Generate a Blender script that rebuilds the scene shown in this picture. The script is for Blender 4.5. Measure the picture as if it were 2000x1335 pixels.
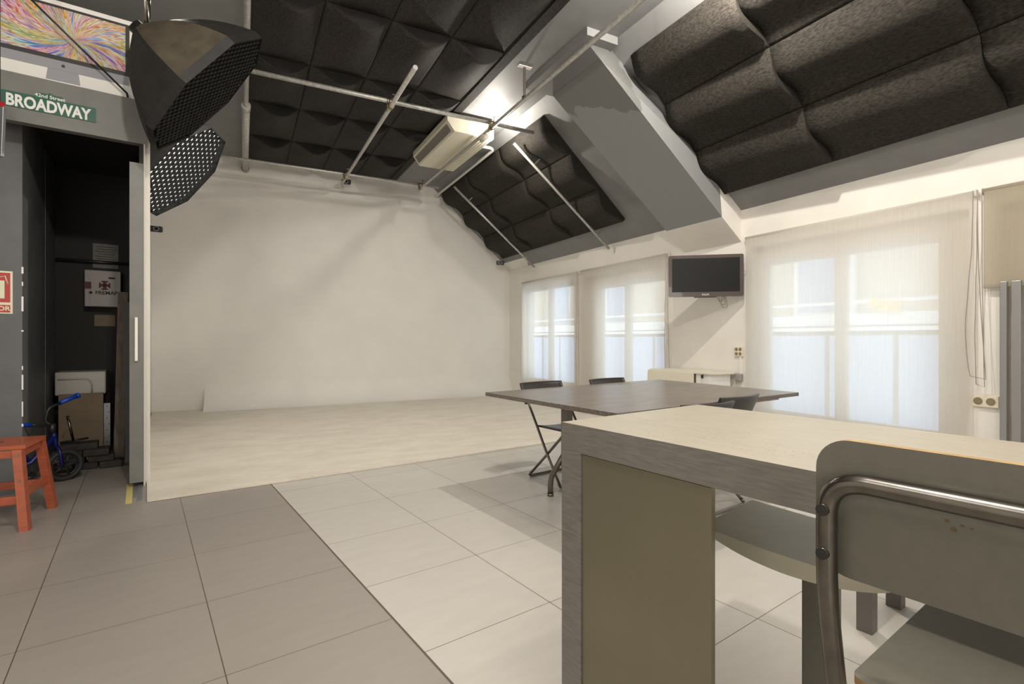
import bpy, bmesh, math, random
from mathutils import Vector, Matrix, noise
random.seed(7)
PI = math.pi
for o in list(bpy.data.objects): bpy.data.objects.remove(o)
SC = bpy.context.scene
COL = SC.collection

# ------------------------------------------------------------------ camera, light, exposure
CH = 1.14                                   # camera height
CB, SB = .8844, .4667                       # camera heading against the room axes
F = 995.0
H, U, V = 2.98, 4.98, 9.55                  # ceiling above camera, window wall, back wall
cam = bpy.data.cameras.new('camera'); co = bpy.data.objects.new('camera', cam); COL.objects.link(co)
co.location = (0, 0, CH); co.rotation_euler = (PI/2, 0, -math.atan2(SB, CB))
cam.sensor_width = 36; cam.lens = F/2000*36; cam.shift_y = -5.5/2000; cam.clip_start = .02
SC.camera = co
SC.view_settings.view_transform = 'Standard'; SC.view_settings.look = 'None'
SC.view_settings.gamma = 1; SC.view_settings.exposure = 0.10
SC.view_settings.use_curve_mapping = False

w = bpy.data.worlds.new('daylight'); SC.world = w; w.use_nodes = True
nt = w.node_tree; nt.nodes.clear()
bg = nt.nodes.new('ShaderNodeBackground'); bg.inputs[0].default_value = (.86, .93, 1, 1); bg.inputs[1].default_value = 3.9
wo = nt.nodes.new('ShaderNodeOutputWorld'); nt.links.new(bg.outputs[0], wo.inputs[0])

def area(name, loc, size, power, col=(1, .95, .88), rot=(0, 0, 0), sy=None, spread=None):
    l = bpy.data.lights.new(name, 'AREA'); l.energy = power; l.color = col; l.size = size
    if sy: l.shape = 'RECTANGLE'; l.size_y = sy
    if spread: l.spread = spread
    o = bpy.data.objects.new(name, l); COL.objects.link(o); o.location = loc; o.rotation_euler = rot
    return o
def point(name, loc, power, r=.05, col=(1, .93, .83)):
    l = bpy.data.lights.new(name, 'POINT'); l.energy = power; l.color = col; l.shadow_soft_size = r
    o = bpy.data.objects.new(name, l); COL.objects.link(o); o.location = loc
    return o
# added unseen fill lights behind and above the camera, lamps on the pipe grid
area('ceiling_fill_light', (1.2, -1.0, 4.0), 1.6, 45, sy=1.6)
area('ceiling_fill_light', (-1.9, 1.0, 4.0), 1.4, 25, sy=1.4)
area('rear_fill_light', (-1.6, -3.1, 1.7), 2.6, 75, (1, .96, .9), (PI/2, 0, 0), 1.8)  # added frontal fill, no window stands behind it
point('ceiling_spot_light', (2.93, 2.45, 3.98), 190, .03)
point('ceiling_spot_light', (2.60, .10, 3.97), 80, .05)
point('ceiling_spot_light', (.2, .8, 3.55), 180, .08)
area('studio_fill_light', (1.6, 6.6, 3.6), 1.6, 24, sy=1.6, col=(1, .97, .93))  # added soft fill over the backdrop, no fixture modelled
def spot(name, loc, power, r, ang, col=(1, .93, .83)):
    l = bpy.data.lights.new(name, 'SPOT'); l.energy = power; l.color = col; l.shadow_soft_size = r; l.spot_size = ang; l.spot_blend = .5
    o = bpy.data.objects.new(name, l); COL.objects.link(o); o.location = loc
spot('backdrop_corner_light', (CB*-2.97+SB*4.42, -SB*-2.97+CB*4.42, 4.05), 70, .05, 2.3)

# ------------------------------------------------------------------ frames of reference
def Wc(X, Z, z):                            # camera-aligned ground coordinates to the room
    return Vector((CB*X + SB*Z, -SB*X + CB*Z, z))
def Px(x, y, Z):                            # a point seen in a given direction at depth Z
    return Wc((x-1000)/F*Z, Z, CH + (662-y)/F*Z)
CA, SA = .9893, .1457
TROT = math.atan2(SA, CA)                   # the tiled floor and the furniture turn 8.4 degrees
def AB(a, b, z): return Vector((a*CA - b*SA, a*SA + b*CA, z))
TM = Matrix.Rotation(TROT, 4, 'Z')

# ------------------------------------------------------------------ materials
MATS = {}
def mat(name, col, rough=.6, metal=0, noise_s=None, noise_a=.08, spec=.5, bump=0, bump_s=60, stretch=None, coat=0):
    if name in MATS: return MATS[name]
    m = bpy.data.materials.new(name); m.use_nodes = True
    n = m.node_tree; b = n.nodes['Principled BSDF']
    b.inputs['Base Color'].default_value = (*col, 1); b.inputs['Roughness'].default_value = rough
    b.inputs['Metallic'].default_value = metal; b.inputs['Specular IOR Level'].default_value = spec
    b.inputs['Coat Weight'].default_value = coat
    tc = n.nodes.new('ShaderNodeTexCoord'); mp = n.nodes.new('ShaderNodeMapping')
    n.links.new(tc.outputs['Object'], mp.inputs[0])
    if stretch: mp.inputs['Scale'].default_value = stretch
    if noise_s:
        t = n.nodes.new('ShaderNodeTexNoise'); t.inputs['Scale'].default_value = noise_s
        t.inputs['Detail'].default_value = 6; n.links.new(mp.outputs[0], t.inputs[0])
        r = n.nodes.new('ShaderNodeValToRGB')
        r.color_ramp.elements[0].position = .3; r.color_ramp.elements[1].position = .7
        r.color_ramp.elements[0].color = (*[c*(1-noise_a) for c in col], 1)
        r.color_ramp.elements[1].color = (*[min(1, c*(1+noise_a)) for c in col], 1)
        n.links.new(t.outputs[0], r.inputs[0]); n.links.new(r.outputs[0], b.inputs['Base Color'])
    if bump:
        t2 = n.nodes.new('ShaderNodeTexNoise'); t2.inputs['Scale'].default_value = bump_s; t2.inputs['Detail'].default_value = 4
        n.links.new(mp.outputs[0], t2.inputs[0])
        bp = n.nodes.new('ShaderNodeBump'); bp.inputs['Strength'].default_value = bump; bp.inputs['Distance'].default_value = .01
        n.links.new(t2.outputs[0], bp.inputs['Height']); n.links.new(bp.outputs[0], b.inputs['Normal'])
    MATS[name] = m; return m
class NT:                                   # small node helper
    def __init__(s, m): s.n = m.node_tree; s.b = s.n.nodes['Principled BSDF']
    def add(s, t, **k):
        x = s.n.nodes.new(t)
        for a, v in k.items(): setattr(x, a, v)
        return x
    def ln(s, a, b): s.n.links.new(a, b)
    def math(s, op, a, b=None, c=None):
        x = s.add('ShaderNodeMath', operation=op)
        for i, q in enumerate((a, b, c)):
            if q is None: continue
            if hasattr(q, 'links'): s.ln(q, x.inputs[i])
            else: x.inputs[i].default_value = q
        return x.outputs[0]
    def mix(s, f, a, b, bt='MIX'):
        x = s.add('ShaderNodeMix', data_type='RGBA', blend_type=bt)
        for i, q in ((0, f), (6, a), (7, b)):
            if hasattr(q, 'links'): s.ln(q, x.inputs[i])
            else: x.inputs[i].default_value = q if i == 0 else (*q, 1)
        return x.outputs[2]

WALLW = mat('white_plaster', (.76, .73, .68), .75, noise_s=3, noise_a=.03, bump=.08, bump_s=40)
CYCW = mat('infinity_wall_paint', (.74, .715, .67), .7, noise_s=2, noise_a=.03)
CEILG = mat('grey_ceiling_paint', (.21, .21, .21), .6, noise_s=4, noise_a=.06)
STORES = mat('store_paint_brightened', (.19, .195, .20), .55, noise_s=5, noise_a=.12)  # store grey lightened to paint in light the side walls lack
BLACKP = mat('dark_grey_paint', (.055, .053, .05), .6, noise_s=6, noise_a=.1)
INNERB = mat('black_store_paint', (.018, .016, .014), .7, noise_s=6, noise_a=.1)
GREYP = mat('grey_panel_paint', (.17, .168, .155), .5, noise_s=8, noise_a=.08)
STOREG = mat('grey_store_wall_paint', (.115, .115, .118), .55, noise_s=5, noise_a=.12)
PIPE = mat('galvanised_pipe', (.50, .49, .46), .42, .55, noise_s=30, noise_a=.2)
BRASS = mat('clamp_metal', (.28, .24, .15), .35, .9)
CHROME = mat('worn_chrome', (.19, .175, .155), .22, 1, noise_s=40, noise_a=.15)
SCREWM = mat('screw_steel', (.08, .08, .075), .3, 1)
BLACKPL = mat('black_plastic', (.018, .018, .018), .35)
BLACKM = mat('black_metal', (.03, .03, .03), .35, .3)
WHITEPL = mat('white_plastic', (.8, .78, .74), .35)
SOCK = mat('cream_socket_plastic', (.72, .66, .52), .4)
OFFW = mat('cream_enamel', (.72, .68, .56), .45)
IVORY = mat('air_conditioner_cream', (.66, .62, .50), .45)
IVORYD = mat('air_conditioner_grille', (.16, .15, .12), .5)
LAMIN = mat('dark_walnut_laminate', (.15, .125, .106), .33, noise_s=5, noise_a=.35, stretch=(1, 9, 9), coat=.15)
BEIGEUN = mat('table_rail_beige', (.35, .31, .2), .5)
CHAIRB = mat('chair_black_brown', (.03, .026, .025), .38)
STEELT = mat('chair_tube_steel', (.2, .18, .16), .35, .9)
ORANGE = mat('orange_stained_wood', (.37, .085, .035), .45, noise_s=9, noise_a=.18, stretch=(1, 1, 6), coat=.1)
SEATG = mat('grey_green_laminate', (.128, .121, .098), .38, noise_s=60, noise_a=.05)
SEATC = mat('cream_lacquered_seat', (.60, .57, .45), .34, noise_s=4, noise_a=.06)
PLYE = mat('plywood_edge', (.42, .26, .10), .5, noise_s=60, noise_a=.2, stretch=(1, 1, 12))
ALU = mat('brushed_aluminium_laminate', (.235, .222, .2), .38, .45, noise_s=6, noise_a=.16, stretch=(3, 3, 30))
GREENS = mat('street_sign_green', (.0, .085, .05), .4)
SIGNW = mat('sign_white', (.8, .8, .77), .5)
RED = mat('sign_red', (.42, .015, .015), .4)
REDW = mat('sign_border_cream', (.72, .72, .52), .5)
SOFTB = mat('softbox_black_fabric', (.013, .012, .011), .65, noise_s=12, noise_a=.3, bump=.5, bump_s=14)
SOFTBR = mat('softbox_lit_face_fabric', (.085, .07, .048), .6, noise_s=8, noise_a=.3, bump=.6, bump_s=9)  # black fabric browned on one face as if light fell there
CARD = mat('cardboard', (.23, .175, .11), .8, noise_s=12, noise_a=.08)
SINKW = mat('sink_ceramic', (.52, .49, .44), .25)
CABW = mat('cabinet_white_enamel', (.34, .31, .28), .45)
PAPER = mat('paper', (.2, .19, .18), .8)
INK = mat('dark_ink', (.03, .02, .02), .7)
BLUE = mat('blue_paint', (.01, .06, .42), .35)
DBLUE = mat('dark_blue_paint', (.008, .012, .12), .35)
RUBBER = mat('black_rubber', (.022, .022, .022), .7)
WEIGHT = mat('dark_brick', (.03, .026, .022), .75, noise_s=20, noise_a=.3, bump=.5)
OLDWOOD = mat('weathered_plank', (.13, .10, .075), .8, noise_s=8, noise_a=.3, stretch=(6, 6, 1))
ALUP = mat('aluminium_profile', (.26, .27, .28), .4, .6)
YTAPE = mat('yellow_tape', (.55, .46, .17), .6)
WOODL = mat('doorsill_pale', (.6, .57, .5), .6)
DGREYM = mat('square_leg_grey', (.15, .135, .12), .45, .3)
TVF = mat('television_brown_bezel', (.055, .038, .033), .25, coat=.4)
TVS = mat('television_screen', (.006, .006, .006), .3, spec=.25)
WIRE = mat('grey_cable', (.30, .27, .25), .5)
PVCW = mat('white_window_frame', (.66, .60, .52), .45)
DARKFR = mat('dark_shutter_frame', (.03, .04, .035), .5)
SILVF = mat('silver_sliding_track', (.36, .36, .36), .35, .5)
CASING = mat('grey_duct_paint', (.25, .255, .255), .5, noise_s=3, noise_a=.05)
FACADE = mat('pale_facade', (.55, .47, .36), .8, noise_s=2, noise_a=.04)
FACADEG = mat('grey_facade_panel', (.36, .42, .55), .7)
FACADEW = mat('white_facade_rail', (.70, .70, .68), .6)
AWN = mat('yellow_orange_awning', (.7, .45, .12), .7, noise_s=9, noise_a=.3)

# felt of the acoustic panels
FELT = mat('acoustic_felt', (.030, .026, .023), .75, noise_s=70, noise_a=.5, bump=.5, bump_s=200, stretch=(1, .35, 1), spec=.25)
FELTE = mat('felt_shaded_edge', (.010, .009, .008), .9, noise_s=60, noise_a=.3)  # near-black colour paints the shade on the panels' edge faces
FELTL = mat('acoustic_felt_grey', (.031, .027, .022), .85, noise_s=90, noise_a=.6, bump=.8, bump_s=260, stretch=(1, .35, 1), spec=.25)

# tiles
def tile_mat():
    m = mat('porcelain_floor_tiles', (.5, .5, .5), .42, spec=.35); t = NT(m)
    g = t.add('ShaderNodeNewGeometry'); sp = t.add('ShaderNodeSeparateXYZ')
    rt = t.add('ShaderNodeVectorRotate', rotation_type='Z_AXIS'); rt.inputs['Angle'].default_value = -TROT
    t.ln(g.outputs['Position'], rt.inputs['Vector']); t.ln(rt.outputs[0], sp.inputs[0])
    a, b = sp.outputs[0], sp.outputs[1]
    light = t.math('GREATER_THAN', a, .837)
    sh = t.math('MULTIPLY', light, .281)
    bo = t.math('ADD', t.math('SUBTRACT', b, 2.567), sh)
    def grid(x, off):
        q = t.math('DIVIDE', t.math('SUBTRACT', x, off) if off else x, .6)
        fr = t.math('FRACT', t.math('ADD', q, 100.0))
        d = t.math('MINIMUM', fr, t.math('SUBTRACT', 1.0, fr))
        return t.math('MULTIPLY', d, .6), t.math('FLOOR', t.math('ADD', q, 100.0))
    da, ia = grid(a, .237); db, ib = grid(bo, 0)
    ga = t.math('LESS_THAN', da, .0018); gb = t.math('LESS_THAN', db, .0016)
    thick = t.math('LESS_THAN', t.math('ABSOLUTE', t.math('SUBTRACT', a, .837)), .0045)
    grout = t.math('MAXIMUM', t.math('MAXIMUM', ga, gb), thick)
    cb = t.add('ShaderNodeCombineXYZ'); t.ln(ia, cb.inputs[0]); t.ln(ib, cb.inputs[1])
    wn = t.add('ShaderNodeTexWhiteNoise', noise_dimensions='3D'); t.ln(cb.outputs[0], wn.inputs[0])
    var = t.math('MULTIPLY_ADD', wn.outputs[0], .05, .975)
    n1 = t.add('ShaderNodeTexNoise'); n1.inputs['Scale'].default_value = 7; n1.inputs['Detail'].default_value = 8
    mp = t.add('ShaderNodeMapping'); mp.inputs['Scale'].default_value = (.7, 2.2, 1); t.ln(rt.outputs[0], mp.inputs[0]); t.ln(mp.outputs[0], n1.inputs[0])
    nv = t.math('MULTIPLY_ADD', n1.outputs[0], .16, .92)
    k = t.math('MULTIPLY', var, nv)
    base = t.mix(light, (.285, .258, .228), (.495, .468, .425))
    kc = t.add('ShaderNodeCombineXYZ')
    for i in range(3): t.ln(k, kc.inputs[i])
    base = t.mix(1.0, base, kc.outputs[0], 'MULTIPLY')
    colr = t.mix(grout, base, (.085, .065, .045))
    t.ln(colr, t.b.inputs['Base Color'])
    t.b.inputs['Roughness'].default_value = .38
    return m
TILES = tile_mat()
def cycfloor():
    m = mat('worn_white_stage_floor', (.6, .56, .48), .6); t = NT(m)
    g = t.add('ShaderNodeNewGeometry')
    n1 = t.add('ShaderNodeTexNoise'); n1.inputs['Scale'].default_value = 1.3; n1.inputs['Detail'].default_value = 10; n1.inputs['Roughness'].default_value = .7
    mp = t.add('ShaderNodeMapping'); mp.inputs['Scale'].default_value = (1.6, 3.0, 1); t.ln(g.outputs['Position'], mp.inputs[0]); t.ln(mp.outputs[0], n1.inputs[0])
    r = t.add('ShaderNodeValToRGB'); r.color_ramp.elements[0].position = .30; r.color_ramp.elements[1].position = .62
    r.color_ramp.elements[0].color = (.58, .52, .43, 1); r.color_ramp.elements[1].color = (.69, .645, .56, 1)
    t.ln(n1.outputs[0], r.inputs[0]); t.ln(r.outputs[0], t.b.inputs['Base Color'])
    return m
CYCF = cycfloor()
def bartop():
    m = mat('worn_bar_laminate', (.5, .46, .38), .36, .15); t = NT(m)
    tc = t.add('ShaderNodeTexCoord')
    n0 = t.add('ShaderNodeTexNoise'); n0.inputs['Scale'].default_value = 10; n0.inputs['Detail'].default_value = 8
    mp = t.add('ShaderNodeMapping'); mp.inputs['Scale'].default_value = (3, .8, 1); t.ln(tc.outputs['Object'], mp.inputs[0]); t.ln(mp.outputs[0], n0.inputs[0])
    r = t.add('ShaderNodeValToRGB'); r.color_ramp.elements[0].color = (.36, .325, .26, 1); r.color_ramp.elements[1].color = (.47, .43, .35, 1)
    t.ln(n0.outputs[0], r.inputs[0])
    n1 = t.add('ShaderNodeTexNoise'); n1.inputs['Scale'].default_value = 26; n1.inputs['Detail'].default_value = 5; n1.inputs['Distortion'].default_value = 2.2
    t.ln(tc.outputs['Object'], n1.inputs[0])
    line = t.math('LESS_THAN', t.math('ABSOLUTE', t.math('SUBTRACT', n1.outputs[0], .5)), .008)
    n2 = t.add('ShaderNodeTexNoise'); n2.inputs['Scale'].default_value = 3.2; t.ln(tc.outputs['Object'], n2.inputs[0])
    zone = t.math('GREATER_THAN', n2.outputs[0], .56)
    f = t.math('MULTIPLY', t.math('MULTIPLY', line, zone), .55)
    t.ln(t.mix(f, r.outputs[0], (.12, .10, .09)), t.b.inputs['Base Color'])
    return m
BART = bartop()
def blindmat(name, tr, col=(.80, .77, .72)):
    m = bpy.data.materials.new(name); m.use_nodes = True; n = m.node_tree; n.nodes.clear()
    o = n.nodes.new('ShaderNodeOutputMaterial'); tp = n.nodes.new('ShaderNodeBsdfTransparent')
    tl = n.nodes.new('ShaderNodeBsdfTranslucent'); df = n.nodes.new('ShaderNodeBsdfDiffuse')
    tl.inputs[0].default_value = (*col, 1); df.inputs[0].default_value = (*col, 1)
    a = n.nodes.new('ShaderNodeMixShader'); a.inputs[0].default_value = .62
    b = n.nodes.new('ShaderNodeMixShader'); b.inputs[0].default_value = tr
    # fine weave
    tc = n.nodes.new('ShaderNodeTexCoord'); wv = n.nodes.new('ShaderNodeTexNoise'); wv.inputs['Scale'].default_value = 3
    mp = n.nodes.new('ShaderNodeMapping'); mp.inputs['Scale'].default_value = (30, 30, 1.0)
    n.links.new(tc.outputs['Object'], mp.inputs[0]); n.links.new(mp.outputs[0], wv.inputs[0])
    mt = n.nodes.new('ShaderNodeMath'); mt.operation = 'MULTIPLY_ADD'; mt.inputs[1].default_value = .12; mt.inputs[2].default_value = tr-.06
    n.links.new(wv.outputs[0], mt.inputs[0]); n.links.new(mt.outputs[0], b.inputs[0])
    n.links.new(df.outputs[0], a.inputs[1]); n.links.new(tl.outputs[0], a.inputs[2])
    n.links.new(a.outputs[0], b.inputs[1]); n.links.new(tp.outputs[0], b.inputs[2])
    n.links.new(b.outputs[0], o.inputs[0]); return m
BLIND = blindmat('white_screen_blind', .20)
BLINDB = blindmat('beige_screen_blind', .06, (.62, .57, .47))
def glassmat():
    m = bpy.data.materials.new('window_glass'); m.use_nodes = True; n = m.node_tree; n.nodes.clear()
    o = n.nodes.new('ShaderNodeOutputMaterial'); tp = n.nodes.new('ShaderNodeBsdfTransparent'); tp.inputs[0].default_value = (.93, .96, .97, 1)
    gl = n.nodes.new('ShaderNodeBsdfGlossy'); gl.inputs['Roughness'].default_value = .02
    mx = n.nodes.new('ShaderNodeMixShader'); mx.inputs[0].default_value = .06
    n.links.new(tp.outputs[0], mx.inputs[1]); n.links.new(gl.outputs[0], mx.inputs[2]); n.links.new(mx.outputs[0], o.inputs[0]); return m
GLASS = glassmat()
def emit(name, col, s):
    m = mat(name, col, .5); b = m.node_tree.nodes['Principled BSDF']
    b.inputs['Emission Color'].default_value = (*col, 1); b.inputs['Emission Strength'].default_value = s; return m
LAMPE = emit('lamp_glow', (1, .93, .72), 8)

# ------------------------------------------------------------------ mesh helpers
class MB:
    def __init__(s): s.bm = bmesh.new(); s.mi = 0
    def _mi(s, fs):
        for f in fs: f.material_index = s.mi
    def box(s, c, d, M=None, bev=0):
        g = bmesh.ops.create_cube(s.bm, size=1); vs = g['verts']
        for v in vs: v.co = Vector((v.co.x*d[0], v.co.y*d[1], v.co.z*d[2]))
        fs = {f for v in vs for f in v.link_faces}
        if bev:
            es = {e for v in vs for e in v.link_edges}
            r = bmesh.ops.bevel(s.bm, geom=list(es), offset=bev, segments=2, profile=.5, affect='EDGES')
            vs = list({v for v in r['verts']} | {v for f in r['faces'] for v in f.verts} | {v for v in vs if v.is_valid})
            fs = {f for v in vs for f in v.link_faces}
        T = Matrix.Translation(Vector(c)) @ (M.to_4x4() if M else Matrix.Identity(4))
        for v in vs: v.co = T @ v.co
        s._mi(fs); return s
    def bar(s, p, q, wd, th, up=(0, 0, 1), bev=0):      # rectangular bar from p to q
        p, q = Vector(p), Vector(q); y = (q-p); L = y.length; y.normalize(); up = Vector(up)
        x = y.cross(up); 
        if x.length < 1e-4: x = y.cross(Vector((1, 0, 0)))
        x.normalize(); z = x.cross(y)
        M = Matrix((x, y, z)).transposed()
        return s.box((p+q)/2, (wd, L, th), M, bev)
    def tube(s, pts, r, n=12, cap=True, closed=False):
        pts = [Vector(p) for p in pts]; N = len(pts)
        rr = r if isinstance(r, (list, tuple)) else [r]*N
        tang = []
        for i in range(N):
            if closed: d = pts[(i+1) % N]-pts[i-1]
            else: d = pts[min(i+1, N-1)]-pts[max(i-1, 0)]
            tang.append(d.normalized())
        u = tang[0].orthogonal().normalized(); rings = []
        for i in range(N):
            t = tang[i]; u = (u-t*u.dot(t)); u.normalize(); w_ = t.cross(u)
            rings.append([s.bm.verts.new(pts[i] + (u*math.cos(2*PI*k/n)+w_*math.sin(2*PI*k/n))*rr[i]) for k in range(n)])
        fs = []
        for i in range(N if closed else N-1):
            A, B = rings[i], rings[(i+1) % N]
            for k in range(n):
                f = s.bm.faces.new((A[k], A[(k+1) % n], B[(k+1) % n], B[k])); f.smooth = True; fs.append(f)
        if cap and not closed:
            fs.append(s.bm.faces.new(rings[0][::-1])); fs.append(s.bm.faces.new(rings[-1]))
        s._mi(fs); return s
    def prism(s, poly, ext, side_mi=None):              # poly: list of Vector, ext: Vector
        ext = Vector(ext); a = [s.bm.verts.new(Vector(p)) for p in poly]; b = [s.bm.verts.new(Vector(p)+ext) for p in poly]
        fs = [s.bm.faces.new(a[::-1]), s.bm.faces.new(b)]; s._mi(fs); n = len(a); sd = []
        for i in range(n): sd.append(s.bm.faces.new((a[i], a[(i+1) % n], b[(i+1) % n], b[i])))
        for f in sd: f.material_index = s.mi if side_mi is None else side_mi
        return s
    def face(s, poly):
        f = s.bm.faces.new([s.bm.verts.new(Vector(p)) for p in poly]); f.material_index = s.mi; return f
    def disc(s, c, nrm, r, th, n=24):
        c, nrm = Vector(c), Vector(nrm).normalized()
        return s.tube([c-nrm*th/2, c+nrm*th/2], r, n)
    def grid(s, fn, nu, nv, smooth=True):
        g = [[s.bm.verts.new(fn(i/nu, j/nv)) for j in range(nv+1)] for i in range(nu+1)]; fs = []
        for i in range(nu):
            for j in range(nv):
                f = s.bm.faces.new((g[i][j], g[i+1][j], g[i+1][j+1], g[i][j+1])); f.smooth = smooth; fs.append(f)
        s._mi(fs); return g
    def build(s, name, m, parent=None, kind=None, label=None, recalc=True, loc=None, rot=None):
        if recalc: bmesh.ops.recalc_face_normals(s.bm, faces=s.bm.faces)
        me = bpy.data.meshes.new(name); s.bm.to_mesh(me); s.bm.free()
        for mm in (m if isinstance(m, (list, tuple)) else [m]): me.materials.append(mm)
        o = bpy.data.objects.new(name, me); COL.objects.link(o)
        if parent: o.parent = parent
        if kind: o['kind'] = kind
        if label: o['label'] = label
        if loc is not None: o.location = loc
        if rot is not None: o.rotation_euler = rot
        return o
def thing(name, label, cat, loc=(0, 0, 0), rz=0, group=None):
    o = bpy.data.objects.new(name, None); COL.objects.link(o); o.empty_display_size = .1
    o.location = loc; o.rotation_euler = (0, 0, rz); tag(o, label, cat, group); return o
def tag(o, label, cat, group=None):
    o['label'] = label; o['category'] = cat
    if group: o['group'] = group
    return o
def struct(name, mb, m): return mb.build(name, m, kind='structure')
def dup(root, loc, rz, label, group=None):
    r = root.copy(); COL.objects.link(r); r.location = loc; r.rotation_euler = (0, 0, rz); r['label'] = label
    if group: r['group'] = group
    for ch in list(root.children):
        c = ch.copy(); COL.objects.link(c); c.parent = r
        for g in ch.children:
            d = g.copy(); COL.objects.link(d); d.parent = c
    return r
def fillet(pts, r, n=6):
    pts = [Vector(p) for p in pts]; out = [pts[0]]
    for i in range(1, len(pts)-1):
        a, b, c = pts[i-1], pts[i], pts[i+1]
        d1 = (a-b); d2 = (c-b); k = min(r, d1.length*.48, d2.length*.48)
        p, q = b+d1.normalized()*k, b+d2.normalized()*k
        for j in range(n+1):
            t = j/n; out.append(p*(1-t)**2 + b*2*t*(1-t) + q*t*t)
    out.append(pts[-1]); return out
def rrect(w_, h_, r, n=6, plane='xz'):
    out = []
    for cx, cy, a0 in ((w_/2-r, h_/2-r, 0), (-w_/2+r, h_/2-r, PI/2), (-w_/2+r, -h_/2+r, PI), (w_/2-r, -h_/2+r, 1.5*PI)):
        for k in range(n+1):
            a = a0+k/n*PI/2; x, y = cx+r*math.cos(a), cy+r*math.sin(a)
            out.append(Vector((x, 0, y)) if plane == 'xz' else Vector((x, y, 0)))
    return out
def text(s_, size, m, parent, loc, rot, name='lettering', bold=.0, sx=1, align='CENTER', ext=.0012, label=None):
    c = bpy.data.curves.new(name, 'FONT'); c.body = s_; c.size = size; c.extrude = ext; c.offset = bold
    c.align_x = align; c.align_y = 'CENTER'; c.resolution_u = 3
    t = bpy.data.objects.new('t', c); COL.objects.link(t)
    bpy.context.view_layer.update()
    me = bpy.data.meshes.new_from_object(t.evaluated_get(bpy.context.evaluated_depsgraph_get()))
    bpy.data.objects.remove(t); me.materials.clear(); me.materials.append(m)
    for v in me.vertices: v.co.x *= sx
    o = bpy.data.objects.new(name, me); COL.objects.link(o); o.location = loc; o.rotation_euler = rot
    if parent: o.parent = parent
    if label: o['label'] = label
    return o
Z3 = Vector((0, 0, 1))

# ------------------------------------------------------------------ room shell
BU = 3.275; WT = 1.455                     # break line of the roof slope, top of the window wall (over camera)
VB = -3.2; UL = -3.9                        # the room behind the camera
fm = MB(); fm.box(((U+UL)/2, (V+VB)/2, -.05), (U-UL+1.2, V-VB+.6, .1)); struct('floor', fm, TILES)
# white stage floor of the infinity cove, a thin raised skin with a ragged front edge
def edge_b(a): return 4.35 - .034*(a-.837)
st = MB(); poly = []; na = 60
a0, a1 = .045, 5.9
for i in range(na+1):
    a = a0+(a1-a0)*i/na
    poly.append(AB(a, edge_b(a)+.006*noise.noise(Vector((a*9, 0, 3))), .002))
poly = [p for p in poly if p.x < U-.001]
poly.append(Vector((U-.001, poly[-1].y+.01, .002)))
left = poly[0].copy()
poly += [Vector((U-.001, V-.001, .002)), Vector((-1.24, V-.001, .002)), AB(.075, 8.0, .002)]
st.prism(poly, (0, 0, .014)); o = st.build('floor_stage', CYCF, kind='structure')
# back wall with the cove
bw = MB(); bw.box(((U-1.25)/2, V+.06, 2.07), (U+1.25+.5, .12, 4.14)); struct('wall_back', bw, CYCW)
cv = MB(); RC = .42; u0 = -.705*1.0; u0 = -.55
pr = [(V, 0.016), (V-RC, .016)]
n = 14
def cvp(k): t_ = k/n*PI/2; return (V-RC+RC*math.sin(t_)-.001*(k/n), .0165+RC-RC*math.cos(t_))
cv.grid(lambda i, j: Vector((u0+(U-u0-.002)*i, *cvp(j*n))), 2, n)
cap = [Vector((u0, V-.001, .0165))] + [Vector((u0, *cvp(k))) for k in range(n+1)]
cv.face(cap); cv.grid(lambda i, j: Vector((u0+(U-u0-.002)*i, V-.0005, .0165+RC*j)), 1, 1, False)
struct('trim_1', cv, CYCW)
lw = MB(); lw.box((-1.30, 8.75, 2.06), (.1, 1.7, 4.12)); struct('wall_left', lw, CYCW)
# window wall with its openings
WINS = [(8.95, 7.05), (6.86, 5.02), (3.74, 1.84), (1.66, -.3)]       # openings along v, far to near
WTOP, WBOT = CH+1.02, .0
ww = MB(); wt = .26; top = CH+WT+.35
vs = [V+.3]
for a, b in WINS: vs += [a, b]
vs.append(VB)
for i in range(0, len(vs), 2):
    ww.box((U+wt/2, (vs[i]+vs[i+1])/2, top/2), (wt, vs[i]-vs[i+1], top))
for a, b in WINS: ww.box((U+wt/2, (a+b)/2, (top+WTOP)/2), (wt, a-b, top-WTOP))
struct('wall_window', ww, WALLW)
# flat ceiling, recessed over the panel field, and the slope
cl = MB(); ZC = CH+H
cl.box(((BU+2.42)/2+.1, (V+VB)/2, ZC+.1), (BU-2.42+.2, V-VB+.3, .2))
cl.box(((UL+.0)/2, (V+VB)/2, ZC+.1), (abs(UL)+.1, V-VB+.3, .2))
cl.box((1.22, (V+VB)/2, ZC+.16), (2.5, V-VB+.3, .16))
struct('ceiling', cl, CEILG)
ns = Vector((H-WT, 0, U-BU)).normalized(); ds = Vector((U-BU, 0, WT-H)).normalized(); LS = math.hypot(U-BU, H-WT)
P0 = Vector((BU, 0, ZC))
def SL(s, v, off=0): return P0 + ds*s - ns*off + Vector((0, v, 0))
sm = MB(); sm.prism([SL(0, VB), SL(LS, VB), SL(LS+.35, VB), SL(LS+.35, VB, -.15), SL(0, VB, -.15)], (0, V-VB+.2, 0))
struct('ceiling_slope', sm, CEILG)
wp = MB(); wp.prism([SL(LS-.2, 8.55, .001), SL(LS-.003, 8.75, .001), SL(LS-.003, 9.54, .001), SL(LS-.2, 9.54, .001)], -ns*.002)
struct('trim_2', wp, WALLW)
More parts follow.
